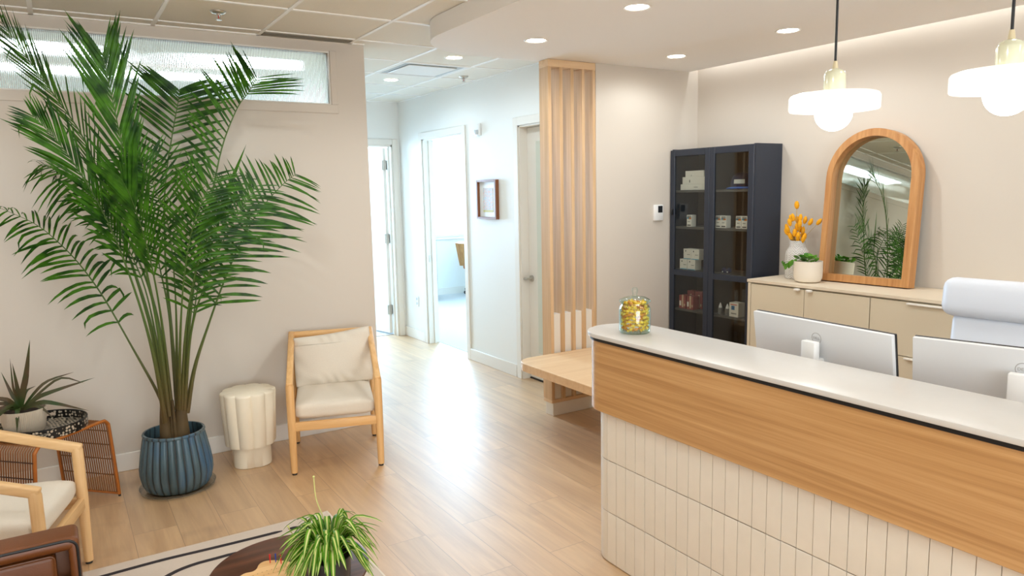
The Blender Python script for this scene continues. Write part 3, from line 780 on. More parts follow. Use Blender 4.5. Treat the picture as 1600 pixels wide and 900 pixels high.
# (dy, dz) of flower heads around the vase mouth, as seen from the front
for dy, dz in ((.018, .495), (-.006, .497), (.078, .405), (-.085, .385), (-.128, .385), (.014, .415), (-.018, .41), (-.032, .395), (.03, .395), (.016, .375), (.036, .38), (-.028, .372), (.056, .335), (.068, .315), (.05, .305), (.03, .31), (.012, .335), (.0, .35), (-.016, .325), (.058, .292), (.04, .285), (.016, .285), (-.008, .30), (-.03, .292), (-.046, .285), (.045, .268), (-.02, .272), (-.052, .27), (.062, .345), (.004, .31)):
    heads.append((rnd.uniform(-.045, .045), dy, dz))
fproto = None
for dx, dy, dz in heads:
    f = thing('dried_flower', 'fluffy yellow dried flower head in the white chevron vase', 'flower', (VX, VY, CZ), 0, 'dried yellow flowers in the vase')
    end = Vector((dx, dy, dz)); st = Vector((dx*.25, dy*.2, .03)); md = Vector((dx*.5, max(-.03, min(.03, dy*.4)), .25))
    pth = smooth_path([st, md, end], 8)
    mesh_obj('stem', MB().tube(pth, .0011, 5), STEM, f, True)
    q = Vector((dx*.6+rnd.uniform(-.2, .2)*.1, dy*.8, .12)).to_track_quat('Z', 'Y').to_matrix().to_4x4()
    b = MB(); b.lathe([(0, -.027), (.008, -.023), (.0135, -.006), (.0125, .009), (.007, .023), (0, .028)], 12, fr=lambda th, k: 1+.12*math.sin(7*th+k), M=Matrix.Translation(end) @ q)
    mesh_obj('head', b, FLW, f, True)

# blade / leaf helper
def blade(mb, pts, w, nrm, mi=0, fold=.25, tip=.0, base=.35, mis=None, cols=3):
    """ribbon leaf along pts; w = max half-width; nrm = approx. upward normal"""
    pts = [Vector(p) for p in pts]; n = len(pts); rows = []
    for i, p in enumerate(pts):
        t = (pts[min(i+1, n-1)]-pts[max(i-1, 0)]).normalized()
        s = t.cross(Vector(nrm));
        if s.length < 1e-4: s = t.cross(Vector((.3, .8, .2)))
        s.normalize(); up_ = s.cross(t).normalized()
        u = i/(n-1)
        ww = w*(base+(1-base)*min(1, u/.3)) * (1 if u < .55 else max(tip, 1-((u-.55)/.45)**1.6))
        if cols == 3: rows.append([p-s*ww+up_*ww*fold, p, p+s*ww+up_*ww*fold])
        else: rows.append([p-s*ww+up_*ww*fold, p-s*ww*.38, p+s*ww*.38, p+s*ww+up_*ww*fold])
    mb.sheet(rows, mi, mis=mis)
def leafmat(name, c1, c2, rough=.4, trans=.35, scale=14):
    m, nt, bs = nodes(name)
    tc = nt.nodes.new('ShaderNodeTexCoord'); n = nt.nodes.new('ShaderNodeTexNoise'); n.inputs['Scale'].default_value = scale
    nt.links.new(tc.outputs['Object'], n.inputs['Vector'])
    mx = nt.nodes.new('ShaderNodeMix'); mx.data_type = 'RGBA'; mx.inputs[6].default_value = lin(c1); mx.inputs[7].default_value = lin(c2)
    mr = nt.nodes.new('ShaderNodeMapRange'); mr.inputs[1].default_value = .35; mr.inputs[2].default_value = .65
    nt.links.new(n.outputs['Fac'], mr.inputs[0]); nt.links.new(mr.outputs[0], mx.inputs[0])
    nt.links.new(mx.outputs[2], bs.inputs['Base Color']); bs.inputs['Roughness'].default_value = rough
    bs.inputs['Specular IOR Level'].default_value = .35
    tr = nt.nodes.new('ShaderNodeBsdfTranslucent'); nt.links.new(mx.outputs[2], tr.inputs['Color'])
    ms = nt.nodes.new('ShaderNodeMixShader'); ms.inputs[0].default_value = trans
    nt.links.new(bs.outputs[0], ms.inputs[1]); nt.links.new(tr.outputs[0], ms.inputs[2])
    nt.links.new(ms.outputs[0], nt.nodes['Material Output'].inputs['Surface'])
    return m
PALM = leafmat('palm_leaflet', (20, 62, 5), (68, 122, 20), .42, .28)
PSTEM = plain('palm_stem', (74, 100, 36), .5)
_nt = PSTEM.node_tree; _tc = _nt.nodes.new('ShaderNodeTexCoord'); _sp = _nt.nodes.new('ShaderNodeSeparateXYZ'); _mr = _nt.nodes.new('ShaderNodeMapRange'); _mx = _nt.nodes.new('ShaderNodeMix')
_mx.data_type = 'RGBA'; _mx.inputs[6].default_value = lin((88, 72, 38)); _mx.inputs[7].default_value = lin((66, 96, 32)); _mr.inputs[1].default_value = .45; _mr.inputs[2].default_value = 1.05
_nt.links.new(_tc.outputs['Object'], _sp.inputs[0]); _nt.links.new(_sp.outputs[2], _mr.inputs[0]); _nt.links.new(_mr.outputs[0], _mx.inputs[0]); _nt.links.new(_mx.outputs[2], _nt.nodes['Principled BSDF'].inputs['Base Color'])
TRUNK = plain('palm_trunk', (84, 66, 36), .75, var=.4, vscale=16, bump=.4, bscale=60)
POTH = leafmat('glossy_green_leaf', (58, 116, 30), (110, 168, 54), .3, .2)
DRAC = leafmat('dracaena_leaf', (44, 66, 22), (84, 62, 44), .45, .12, 9)
SPG = leafmat('spider_green', (60, 120, 18), (110, 166, 34), .38, .3); SPC = leafmat('spider_cream', (206, 214, 120), (228, 230, 160), .4, .3)

# small white planter with trailing plant
t = thing('potted_plant', 'small trailing green plant in a round white pot before the mirror', 'plant', (4.14, 2.982, CZ))
b = MB(); b.lathe([(0, 0), (.06, 0), (.078, .008), (.088, .03), (.0895, .06), (.0895, .138), (.084, .138), (.084, .12), (0, .118)], 40); mesh_obj('pot', b, plain('off_white_pot', (236, 226, 210), .5), t, True)
mesh_obj('soil', MB().lathe([(.083, .119), (.06, .125), (0, .128)], 24), SOIL, t, True)
b = MB()
def oval(mb, c, d, size, nrm):
    d = Vector(d).normalized(); c = Vector(c)
    blade(mb, [c+d*size*u+Vector(nrm)*(-.12*size*u*u) for u in (0, .2, .4, .6, .8, 1)], size*.42, nrm, fold=.18, base=.25)
for k in range(34):
    a = rnd.uniform(0, 2*PI); r_ = rnd.uniform(.0, .07)
    oval(b, (r_*math.cos(a), r_*math.sin(a), .130+rnd.uniform(0, .035)), (math.cos(a+.4), math.sin(a+.4), rnd.uniform(.3, 1.3)), rnd.uniform(.03, .048), (rnd.uniform(-.4, .2), rnd.uniform(-.3, .3), .8))
for (x, y, z, s_) in ((-.05, .095, .112, .05), (-.055, .118, .098, .046), (-.05, .142, .104, .03), (-.05, .155, .112, .022), (-.06, .07, .125, .046), (-.06, .045, .132, .04)):
    oval(b, (x, y, z+.02), (-.2, .35, -1), s_, (-.9, .2, .3))
b.tube(smooth_path([(-.03, .04, .13), (-.055, .09, .135), (-.055, .14, .122), (-.05, .165, .118)], 8), .0014, 5)
mesh_obj('foliage', b, POTH, t, True)

# ------------------------------------------------------------------ pendants and ceiling fittings
BULB = emit('bulb_glow', (255, 250, 243), 6)
NECK = plain('cream_green_glass', (214, 214, 186), .15, spec=.6, coat=.5)
def pendant(x, y, label):
    t = thing('pendant_lamp', label, 'lamp', (x, y, 1.83), 0, 'pendant lamps over the desk')
    mesh_obj('cord', MB().cyl((0, 0, .232), (0, 0, .70), .0042, n=10), BLACKP, t, True)
    mesh_obj('ceiling_rose', MB().lathe([(0, .695), (.05, .695), (.05, .719), (0, .7195)], 24), WHITE, t, True)
    mesh_obj('cord_grip', MB().lathe([(0, .205), (.010, .205), (.009, .222), (.0065, .236), (0, .237)], 16), plain('cream_cap', (214, 200, 164), .4), t, True)
    mesh_obj('neck', MB().lathe([(.036, .128), (.0355, .188), (.032, .200), (.020, .208), (.009, .211), (0, .211)], 32), NECK, t, True)
    mesh_obj('shade', MB().lathe([(.034, .132), (.13, .128), (.141, .124), (.1455, .116), (.1455, .076), (.143, .072), (.140, .076), (.140, .113), (.128, .120), (.034, .125)], 56), OPAL, t, True)
    mesh_obj('bulb', MB().sphere((0, 0, .063), .061, 28).cyl((0, 0, .11), (0, 0, .127), .02), BULB, t, True)
pendant(2.3, 1.578, 'white glass disc pendant lamp left of the two, above the mirror')
pendant(2.3, 1.036, 'white glass disc pendant lamp at the right edge, cut by the frame')

WARM = (.91, .97, 1.0)
def downlight(x, y, z, label, e, color=WARM, seen=True):
    if seen:
        t = thing('downlight', label, 'ceiling light', (x, y, z), 0, 'recessed round downlights')
        mesh_obj('trim_ring', MB().lathe([(.058, -.001), (.068, -.004), (.074, -.0008), (.074, .0), (.058, .0)], 32), WHITE, t, True)
        mesh_obj('lens', MB().lathe([(.058, -.0006), (0, -.0006)], 32), CANDLE, t, True)
    l = bpy.data.lights.new('downlight_lamp', 'SPOT'); l.energy = e; l.color = color; l.spot_size = R(172); l.spot_blend = .45; l.shadow_soft_size = .05
    lo = bpy.data.objects.new('downlight_lamp', l); COL.objects.link(lo); lo.location = (x, y, z-.03)
E1 = 7.2
downlight(2.57, 3.785, ZS, 'recessed downlight in the soffit in front of the slat screen', E1)
downlight(2.57, 2.88, ZS, 'recessed downlight in the soffit nearest the top middle of the photo', E1)
downlight(3.745, 3.795, ZS, 'recessed downlight in the soffit near the corner above the dark cabinet', E1*.6)
downlight(3.745, 2.885, ZS, 'recessed downlight in the soffit left of the left pendant cord', E1)
downlight(2.68, 6.27, ZC, 'recessed downlight at the far end of the hall ceiling', 4.5, (.74, .9, 1))
downlight(2.68, 5.056, ZC, 'recessed downlight in the tile ceiling beside the curved soffit', 4.5, (.74, .9, 1))
for x, y in ((3.745, 1.98), (3.745, 1.07), (2.57, 1.98), (2.57, 1.07), (2.57, -.4), (3.745, -.4)):
    downlight(x, y, ZS, 'recessed downlight in the soffit outside the photo above the desk', 2 if x < 3 else 2.6)
for x, y in ((-.6, 3.5), (.85, 3.4), (-.6, 1.2), (.6, 1.0), (-1.8, 2.6), (.2, -1.2)):  # extra downlights out of view, added to brighten the lounge
    downlight(x, y, ZC, 'added fill downlight in the lounge tile ceiling, out of view', 11 if y > 2 else 9)

# sprinklers
def sprinkler(x, y, label):
    t = thing('sprinkler', label, 'sprinkler', (x, y, ZC), 0, 'ceiling sprinklers')
    mesh_obj('escutcheon', MB().lathe([(.042, 0), (.041, -.004), (.03, -.012), (.016, -.014), (0, -.014)], 24), CHROME, t, True)
    b = MB(); b.cyl((0, 0, -.012), (0, 0, -.022), .009); b.tube([(-.010, 0, -.014), (-.010, 0, -.034), (0, 0, -.044)], .0022, 6); b.tube([(.010, 0, -.014), (.010, 0, -.034), (0, 0, -.044)], .0022, 6)
    b.lathe([(0, -.044), (.016, -.044), (.016, -.046), (0, -.046)], 16)
    mesh_obj('head', b, CHROME, t, True)
    mesh_obj('glass_bulb', MB().cyl((0, 0, -.018), (0, 0, -.038), .003, n=8), plain('red_bulb', (190, 24, 20), .2), t, True)
sprinkler(.868, 4.383, 'chrome ceiling sprinkler above the palm side of the lounge')
sprinkler(3.18, 5.83, 'small chrome sprinkler in the hall ceiling')

# air diffuser in the hall ceiling and slot grille over the lounge wall
t = thing('air_diffuser', 'square white ceiling air diffuser in the hall', 'vent', (2.70, 5.665, ZC))
b = MB(); h = .295
for i, (r_, z) in enumerate(((.295, -.002), (.235, .001))): pass
b.sheet([[(sx*r_, sy*r_, z) for sx, sy in ((-1, -1), (1, -1), (1, 1), (-1, 1))] for r_, z in ((.297, -.001), (.297, -.006), (.272, -.006), (.268, .0018))], close=True)
mesh_obj('frame', b, WHITE, t, True, smooth=False)
b = MB(); b.box(-.268, .268, -.268, .268, .0, .0018); mesh_obj('slot', b, plain('vent_shadow', (196, 204, 208), .8), t, True)
b = MB(); b.box(-.215, .215, -.215, .215, -.010, -.003, .003, 1); mesh_obj('plaque', b, WHITE, t, True)
b = MB(); b.box(1.205, 1.782, 4.775, 4.88, ZC-.003, ZC+.001); 
o = solo('slot_grille', MB().box(-.288, .288, -.052, .052, -.004, .0).box(-.28, .28, -.045, -.015, -.006, -.004).box(-.28, .28, .015, .045, -.006, -.004), plain('grille_grey', (128, 124, 114), .6), 'long grey slot grille in the ceiling above the lounge window', 'vent', (1.495, 4.828, ZC))

# fire alarm strobe, outlet, picture in the hall
t = thing('fire_alarm', 'white fire alarm strobe high on the hall wall', 'alarm', (XH, 5.965, 2.215))
mesh_obj('case', MB().box(-.022, 0, -.042, .042, -.055, .055, .006, 2), WHITE, t, True)
mesh_obj('lens', MB().box(-.045, -.02, -.02, .02, -.045, .0, .006, 2), plain('strobe_lens', (206, 214, 220), .15), t, True)
t = thing('wall_outlet', 'white outlet plate low on the hall wall beyond the doorway', 'outlet', (XH, 7.46, .44))
mesh_obj('plate', MB().box(-.007, 0, -.036, .036, -.058, .058, .003, 1), WHITE, t, True)
for z in (-.025, .025): mesh_obj('socket', MB().box(-.009, -.006, -.016, .016, z-.014, z+.014, .002, 1), plain('socket_grey', (190, 196, 200), .5), t, True)
t = thing('framed_picture', 'small pastel print in a deep walnut frame on the hall wall', 'picture', (XH, 5.81, 1.577))
b = MB()
for y0, y1, z0, z1 in ((-.175, -.155, -.178, .178), (.155, .175, -.178, .178), (-.155, .155, -.178, -.160), (-.155, .155, .160, .178)):
    b.box(-.036, 0, y0, y1, z0, z1, .001, 1)
mesh_obj('frame', b, wood('walnut_frame', (112, 66, 40), (150, 96, 62), 'Z', .4), t, True)
mesh_obj('mount', MB().box(-.010, -.004, -.155, .155, -.16, .16), WHITE, t, True)
def pastel():
    m, nt, bs = nodes('pastel_print')
    tc = nt.nodes.new('ShaderNodeTexCoord'); v = nt.nodes.new('ShaderNodeTexNoise'); v.inputs['Scale'].default_value = 22; v.inputs['Distortion'].default_value = 2.2
    nt.links.new(tc.outputs['Object'], v.inputs['Vector'])
    cr = nt.nodes.new('ShaderNodeValToRGB'); e = cr.color_ramp.elements; cr.color_ramp.interpolation = 'CONSTANT'
    e[0].position = 0; e[0].color = lin((222, 214, 214)); e[1].position = .40; e[1].color = lin((176, 200, 214))
    for p_, c_ in ((.46, (222, 218, 216)), (.52, (232, 178, 160)), (.57, (226, 220, 218)), (.63, (190, 176, 206)), (.68, (214, 206, 150))):
        x = e.new(p_); x.color = lin(c_)
    nt.links.new(v.outputs['Fac'], cr.inputs['Fac']); nt.links.new(cr.outputs['Color'], bs.inputs['Base Color']); bs.inputs['Roughness'].default_value = .6
    return m
mesh_obj('print', MB().box(-.0125, -.010, -.088, .088, -.115, .105), pastel(), t, True)
mesh_obj('print_border', MB().box(-.0130, -.0124, -.088, .088, -.115, -.097), plain('mustard_band', (206, 196, 120), .6), t, True)

# things in the far office
t = thing('desk_chair', 'tan leather desk chair with black base in the far office', 'chair', (5.68, 10.08, 0), R(200))
TAN = plain('tan_leather', (196, 122, 70), .45)
TBk = Matrix.Translation((.12, 0, .5)) @ Matrix.Rotation(R(14), 4, 'Y')
mesh_obj('seat', MB().box(-.36, .12, -.25, .25, .42, .52, .04, 3), TAN, t, True)
for k, (z0, z1) in enumerate(((.02, .2), (.21, .38))): mesh_obj('back_pad', MB().box(-.03, .05, -.25, .25, z0, z1, .03, 3, M=TBk), TAN, t, True)
mesh_obj('shell', MB().box(.05, .065, -.25, .25, 0, .38, .005, 1, M=TBk), TEAK, t, True)
for s_ in (-1, 1):
    mesh_obj('armrest', MB().box(-.2, .14, s_*.29-.03, s_*.29+.03, .62, .64, .008, 2).box(-.02, .02, s_*.285-.01, s_*.285+.01, .44, .62, .003, 1), BLACKP, t, True)
mesh_obj('column', MB().cyl((-.1, 0, .1), (-.1, 0, .42), .03), BLACKP, t, True)
b = MB()
for k in range(5):
    a = R(72*k); b.tube([(-.1, 0, .13), (-.1+.32*math.cos(a), .32*math.sin(a), .085)], [.03, .02], 8)
mesh_obj('base', b, BLACKP, t, True)
for k in range(5):
    a = R(72*k); mesh_obj('caster', MB().sphere((-.1+.32*math.cos(a), .32*math.sin(a), .031), .031, 12, 0, .6, 1, 1), BLACKP, t, True)
solo('dark_panel', MB().box(-.014, .014, -.2, .2, 0, .94, .003, 1), plain('charcoal_panel', (70, 86, 96), .5), 'thin dark upright panel edge just inside the far office', 'panel', (4.93, 10.1, 0), rz=R(-24))

# ceiling light panels in the room behind the reeded glass
LP = emit('panel_light', (232, 246, 255), 2.6)
for (x0, x1, y0, y1, lb) in ((-1.1, .25, 5.62, 6.1, 'left bright ceiling light panel seen through the reeded window'), (.92, 1.5, 5.64, 6.1, 'right bright ceiling light panel seen through the reeded window'), (-.5, 1.25, 6.6, 6.95, 'farther long ceiling light panel seen through the reeded window')):
    t = thing('light_panel', lb, 'ceiling light', ((x0+x1)/2, (y0+y1)/2, ZC), 0, 'panel lights behind the reeded window')
    w_, h_ = (x1-x0)/2, (y1-y0)/2
    mesh_obj('rim', MB().box(-w_, w_, -h_, -h_+.012, -.006, 0).box(-w_, w_, h_-.012, h_, -.006, 0).box(-w_, -w_+.012, -h_+.012, h_-.012, -.006, 0).box(w_-.012, w_, -h_+.012, h_-.012, -.006, 0), WHITE, t, True)
    mesh_obj('diffuser', MB().box(-w_+.012, w_-.012, -h_+.012, h_-.012, -.004, -.001), LP, t, True)
    l = bpy.data.lights.new('panel_lamp', 'AREA'); l.shape = 'RECTANGLE'; l.size = 2*w_-.03; l.size_y = 2*h_-.03; l.energy = 5; l.color = (.8, .93, 1)
    lo = bpy.data.objects.new('panel_lamp', l); COL.objects.link(lo); lo.location = ((x0+x1)/2, (y0+y1)/2, ZC-.012)
t = thing('downlight', 'recessed downlight glimpsed through the reeded window', 'ceiling light', (.917, 6.30, ZC), 0, 'recessed round downlights')
mesh_obj('trim_ring', MB().lathe([(.058, -.001), (.068, -.004), (.074, -.0008), (.074, .0), (.058, .0)], 32), WHITE, t, True)
mesh_obj('lens', MB().lathe([(.058, -.0006), (0, -.0006)], 32), CANDLE, t, True)

# ------------------------------------------------------------------ lounge furniture
FOOT = plain('black_foot', (24, 22, 20), .6)
def lounge_chair(name, label, M, wd, cushion, loose=True):
    t = thing(name, label, 'chair', M=M, group='wooden lounge chairs')
    W, YFr, YRr = .255, -.29, .285
    wx, wy = ASH_LONG[wd.name]
    for sx in (-1, 1):
        x = sx*W
        lg = mesh_obj('front_leg', MB().tube([(x, YFr, .012), (x, YFr, .30), (x, YFr+.002, .535), (x, YFr+.004, .55)], [.019, .0235, .0235, .021], 16), wd, t, True)
        mesh_obj('foot_pad', MB().cyl((x, YFr, 0), (x, YFr, .0125), .0145, n=14), FOOT, lg, True)
        lg = mesh_obj('rear_leg', MB().tube([(x, YRr, .012), (x, YRr-.006, .22), (x, YRr-.012, .33)], [.019, .022, .022], 16), wd, t, True)
        mesh_obj('foot_pad', MB().cyl((x, YRr, 0), (x, YRr, .0125), .0145, n=14), FOOT, lg, True)
        b = MB(); P0, P1 = Vector((x, YFr-.004, .545)), Vector((x, YRr+.045, .735))
        d = P1-P0; a = math.atan2(d.z, d.y)
        b.box(-.019, .019, -.012, d.length+.01, -.021, .021, .009, 3, M=Matrix.Translation(P0) @ Matrix.Rotation(a, 4, 'X'))
        mesh_obj('arm', b, wy, t, True)
        mesh_obj('back_post', MB().tube([(x, YRr-.02, .30), (x, YRr+.045, .725)], .0175, 14), wd, t, True)
        mesh_obj('side_rail', MB().box(x-.014, x+.014, YFr+.015, YRr-.02, .268, .318, .004, 2), wy, t, True)
    mesh_obj('front_rail', MB().box(-W+.012, W-.012, YFr-.013, YFr+.013, .266, .318, .004, 2), wx, t, True)
    mesh_obj('rear_rail', MB().box(-W+.012, W-.012, YRr-.03, YRr-.004, .268, .318, .004, 2), wx, t, True)
    mesh_obj('top_rail', MB().box(-W-.012, W+.012, YRr+.028, YRr+.056, .705, .752, .006, 2), wx, t, True)
    for k in range(3):
        xx = -.13+.13*k
        mesh_obj('back_slat', MB().box(xx-.02, xx+.02, -.006, .006, 0, .40, .003, 1, M=Matrix.Translation((0, YRr-.014, .31)) @ Matrix.Rotation(R(-7.8), 4, 'X') @ Matrix.Translation((xx*0, .004, 0))), wd, t, True)
    # seat cushion: soft box
    def cush(w, h, d, puff, n=12):
        rows = []
        mb = MB(); g = bmesh.new()
        bmesh.ops.create_cube(g, size=1); bmesh.ops.subdivide_edges(g, edges=g.edges[:], cuts=n, use_grid_fill=True)
        for v in g.verts:
            x, y, z = v.co*2
            e = .10
            fx = 1-abs(x)**8*.05; fy = 1-abs(y)**8*.05
            zz = z*(1+puff*(1-abs(x)**2.5)*(1-abs(y)**2.5))
            k = 1-.06*(abs(z)**4)
            v.co = (x*w/2*k*(1-.015*abs(y)**6), y*d/2*k*(1-.015*abs(x)**6), zz*h/2*(1-.16*abs(x)**10)*(1-.16*abs(y)**10))
        return g
    g = cush(2*W-.045, .108, .56, .10); b = MB(); b._add(g, 0, Matrix.Translation((0, .0, .374)))
    mesh_obj('seat_cushion', b, cushion, t, True, ang=180)
    g = cush(.495, .13, .345, .45, 40)
    for v in g.verts:
        x, y, z = v.co
        v.co.z += .004*math.sin(38*x+9*y)*max(0, abs(y)/.165-.4)+.003*math.sin(60*y+20*x)*max(0, abs(x)/.25-.5)
        e_ = max(0, 1-min(abs(abs(x)-.247), abs(abs(y)-.17))/.09)
        v.co.z += (1 if z > 0 else -1)*e_*.006*math.sin(70*x+55*y+3*math.sin(18*x))
        if y > .1: v.co.y += .02*(x/.25)*(y/.165) - .012*math.cos(x*6)
    b = MB(); b._add(g, 0, Matrix.Translation((.006, YRr-.067, .582)) @ Matrix.Rotation(R(-1.2), 4, 'Y') @ Matrix.Rotation(R(90-11), 4, 'X'))
    mesh_obj('back_cushion', b, cushion, t, True, ang=180)
    return t
lounge_chair('lounge_chair', 'pale wooden lounge chair with loose back cushion beside the hall', TR(1.419, 4.43, 0, R(-17.5)), ASH, LINEN)
# second chair faces the coffee table: front leg pair near (0.006, 3.72) and (-.15, 3.2)
ux, uy = .298, .9546
ctr = Vector((.004, 3.712, 0)) - Vector((ux, uy, 0))*.255 + Vector((-uy, ux, 0))*.29
rz2 = math.atan2(uy, ux)
lounge_chair('lounge_chair', 'pale wooden lounge chair with linen seat at the left edge', TR(ctr.x, ctr.y, 0, rz2), ASHP, LINENW)

# scalloped stool
ST = (.925, 4.585)
t = thing('stool', 'cream scalloped stool standing between planter and lounge chair', 'stool', (ST[0], ST[1], 0), R(12))
def scal(n, depth):
    return lambda th, k: 1-depth+depth*abs(math.sin(n*th/2))**.75 if True else 1
b = MB(); b.lathe([(0, .128), (.13, .128), (.147, .131), (.150, .145), (.158, .3), (.165, .452), (.163, .462), (.155, .467), (0, .468)], 160, fr=lambda th, k: (1-.115+.115*abs(math.sin(5*th))**.7))
mesh_obj('seat', b, PLASTER, t, True, ang=50)
b = MB(); b.lathe([(0, 0), (.118, 0), (.123, .004), (.123, .13)], 160, fr=lambda th, k: (1-.16+.16*abs(math.sin(2*th+.6))**.6))
mesh_obj('base', b, PLASTER, t, True, ang=50)

# planter with palm
PX, PY = .478, 4.432
solo('saucer', MB().lathe([(0, 0), (.175, 0), (.192, .006), (.2, .024), (.203, .024), (.196, .003), (.19, 0)], 48), CLEAR, 'clear plastic saucer under the blue planter', 'saucer', (PX, PY, 0.001))
NR = 26
palm = thing('potted_palm', 'tall feathery palm in a ribbed blue ceramic planter', 'plant', (PX, PY, .0095))
BLUE = None
def glaze():
    m, nt, bs = nodes('blue_reactive_glaze')
    tc = nt.nodes.new('ShaderNodeTexCoord'); n = nt.nodes.new('ShaderNodeTexNoise'); n.inputs['Scale'].default_value = 9; n.inputs['Detail'].default_value = 5
    mp = nt.nodes.new('ShaderNodeMapping'); mp.inputs['Scale'].default_value = (1, 1, .3); nt.links.new(tc.outputs['Object'], mp.inputs[0]); nt.links.new(mp.outputs[0], n.inputs['Vector'])
    cr = nt.nodes.new('ShaderNodeValToRGB'); e = cr.color_ramp.elements
    e[0].position = .35; e[0].color = lin((60, 80, 86)); e[1].position = .72; e[1].color = lin((50, 92, 126)); x = e.new(.52); x.color = lin((76, 100, 110))
    nt.links.new(n.outputs['Fac'], cr.inputs['Fac'])
    sp = nt.nodes.new('ShaderNodeSeparateXYZ'); nt.links.new(tc.outputs['Object'], sp.inputs[0])
    at = nt.nodes.new('ShaderNodeMath'); at.operation = 'ARCTAN2'; nt.links.new(sp.outputs[1], at.inputs[0]); nt.links.new(sp.outputs[0], at.inputs[1])
    m2 = nt.nodes.new('ShaderNodeMath'); m2.operation = 'MULTIPLY'; m2.inputs[1].default_value = NR/2; nt.links.new(at.outputs[0], m2.inputs[0])
    c2 = nt.nodes.new('ShaderNodeMath'); c2.operation = 'COSINE'; nt.links.new(m2.outputs[0], c2.inputs[0])
    a2 = nt.nodes.new('ShaderNodeMath'); a2.operation = 'ABSOLUTE'; nt.links.new(c2.outputs[0], a2.inputs[0])
    p2 = nt.nodes.new('ShaderNodeMath'); p2.operation = 'POWER'; p2.inputs[1].default_value = 14; nt.links.new(a2.outputs[0], p2.inputs[0])
    gm = nt.nodes.new('ShaderNodeMix'); gm.data_type = 'RGBA'; gm.inputs[7].default_value = lin((34, 36, 34))
    nt.links.new(p2.outputs[0], gm.inputs[0]); nt.links.new(cr.outputs['Color'], gm.inputs[6]); nt.links.new(gm.outputs[2], bs.inputs['Base Color']); bs.inputs['Roughness'].default_value = .28
    return m
flute = lambda th, k: 1-.055*(abs(math.cos(NR/2*th))**5)
b = MB(); b.lathe([(0, 0), (.150, 0), (.168, .012), (.185, .045), (.194, .09), (.194, .13), (.184, .20), (.171, .27), (.161, .318)], 312, fr=lambda th, k: flute(th, k) if k >= 2 else 1)
b.lathe([(.163, .315), (.166, .324), (.162, .331), (.152, .331), (.150, .32), (.158, .25), (0, .25)], 64)
mesh_obj('planter', b, glaze(), palm, True, ang=50)
mesh_obj('soil', MB().lathe([(.155, .262), (.08, .272), (0, .275)], 32), SOIL, palm, True)
def stub(pts, rads, nm='stem'):
    mesh_obj(nm, MB().tube(smooth_path(pts, 10), [rads[0]+(rads[1]-rads[0])*i/10 for i in range(11)], 12), TRUNK, palm)
stub([(.436, 4.42, .27), (.436, 4.42, .42), (.446, 4.42, .60), (.446, 4.41, .68)], (.036, .009))
stub([(.516, 4.42, .27), (.520, 4.42, .40), (.528, 4.42, .55), (.535, 4.42, .66)], (.047, .010))
stub([(.468, 4.41, .27), (.469, 4.41, .38), (.470, 4.41, .47)], (.013, .007), 'cut_stem')
stub([(.484, 4.40, .27), (.481, 4.40, .40), (.480, 4.40, .52)], (.013, .007), 'cut_stem')
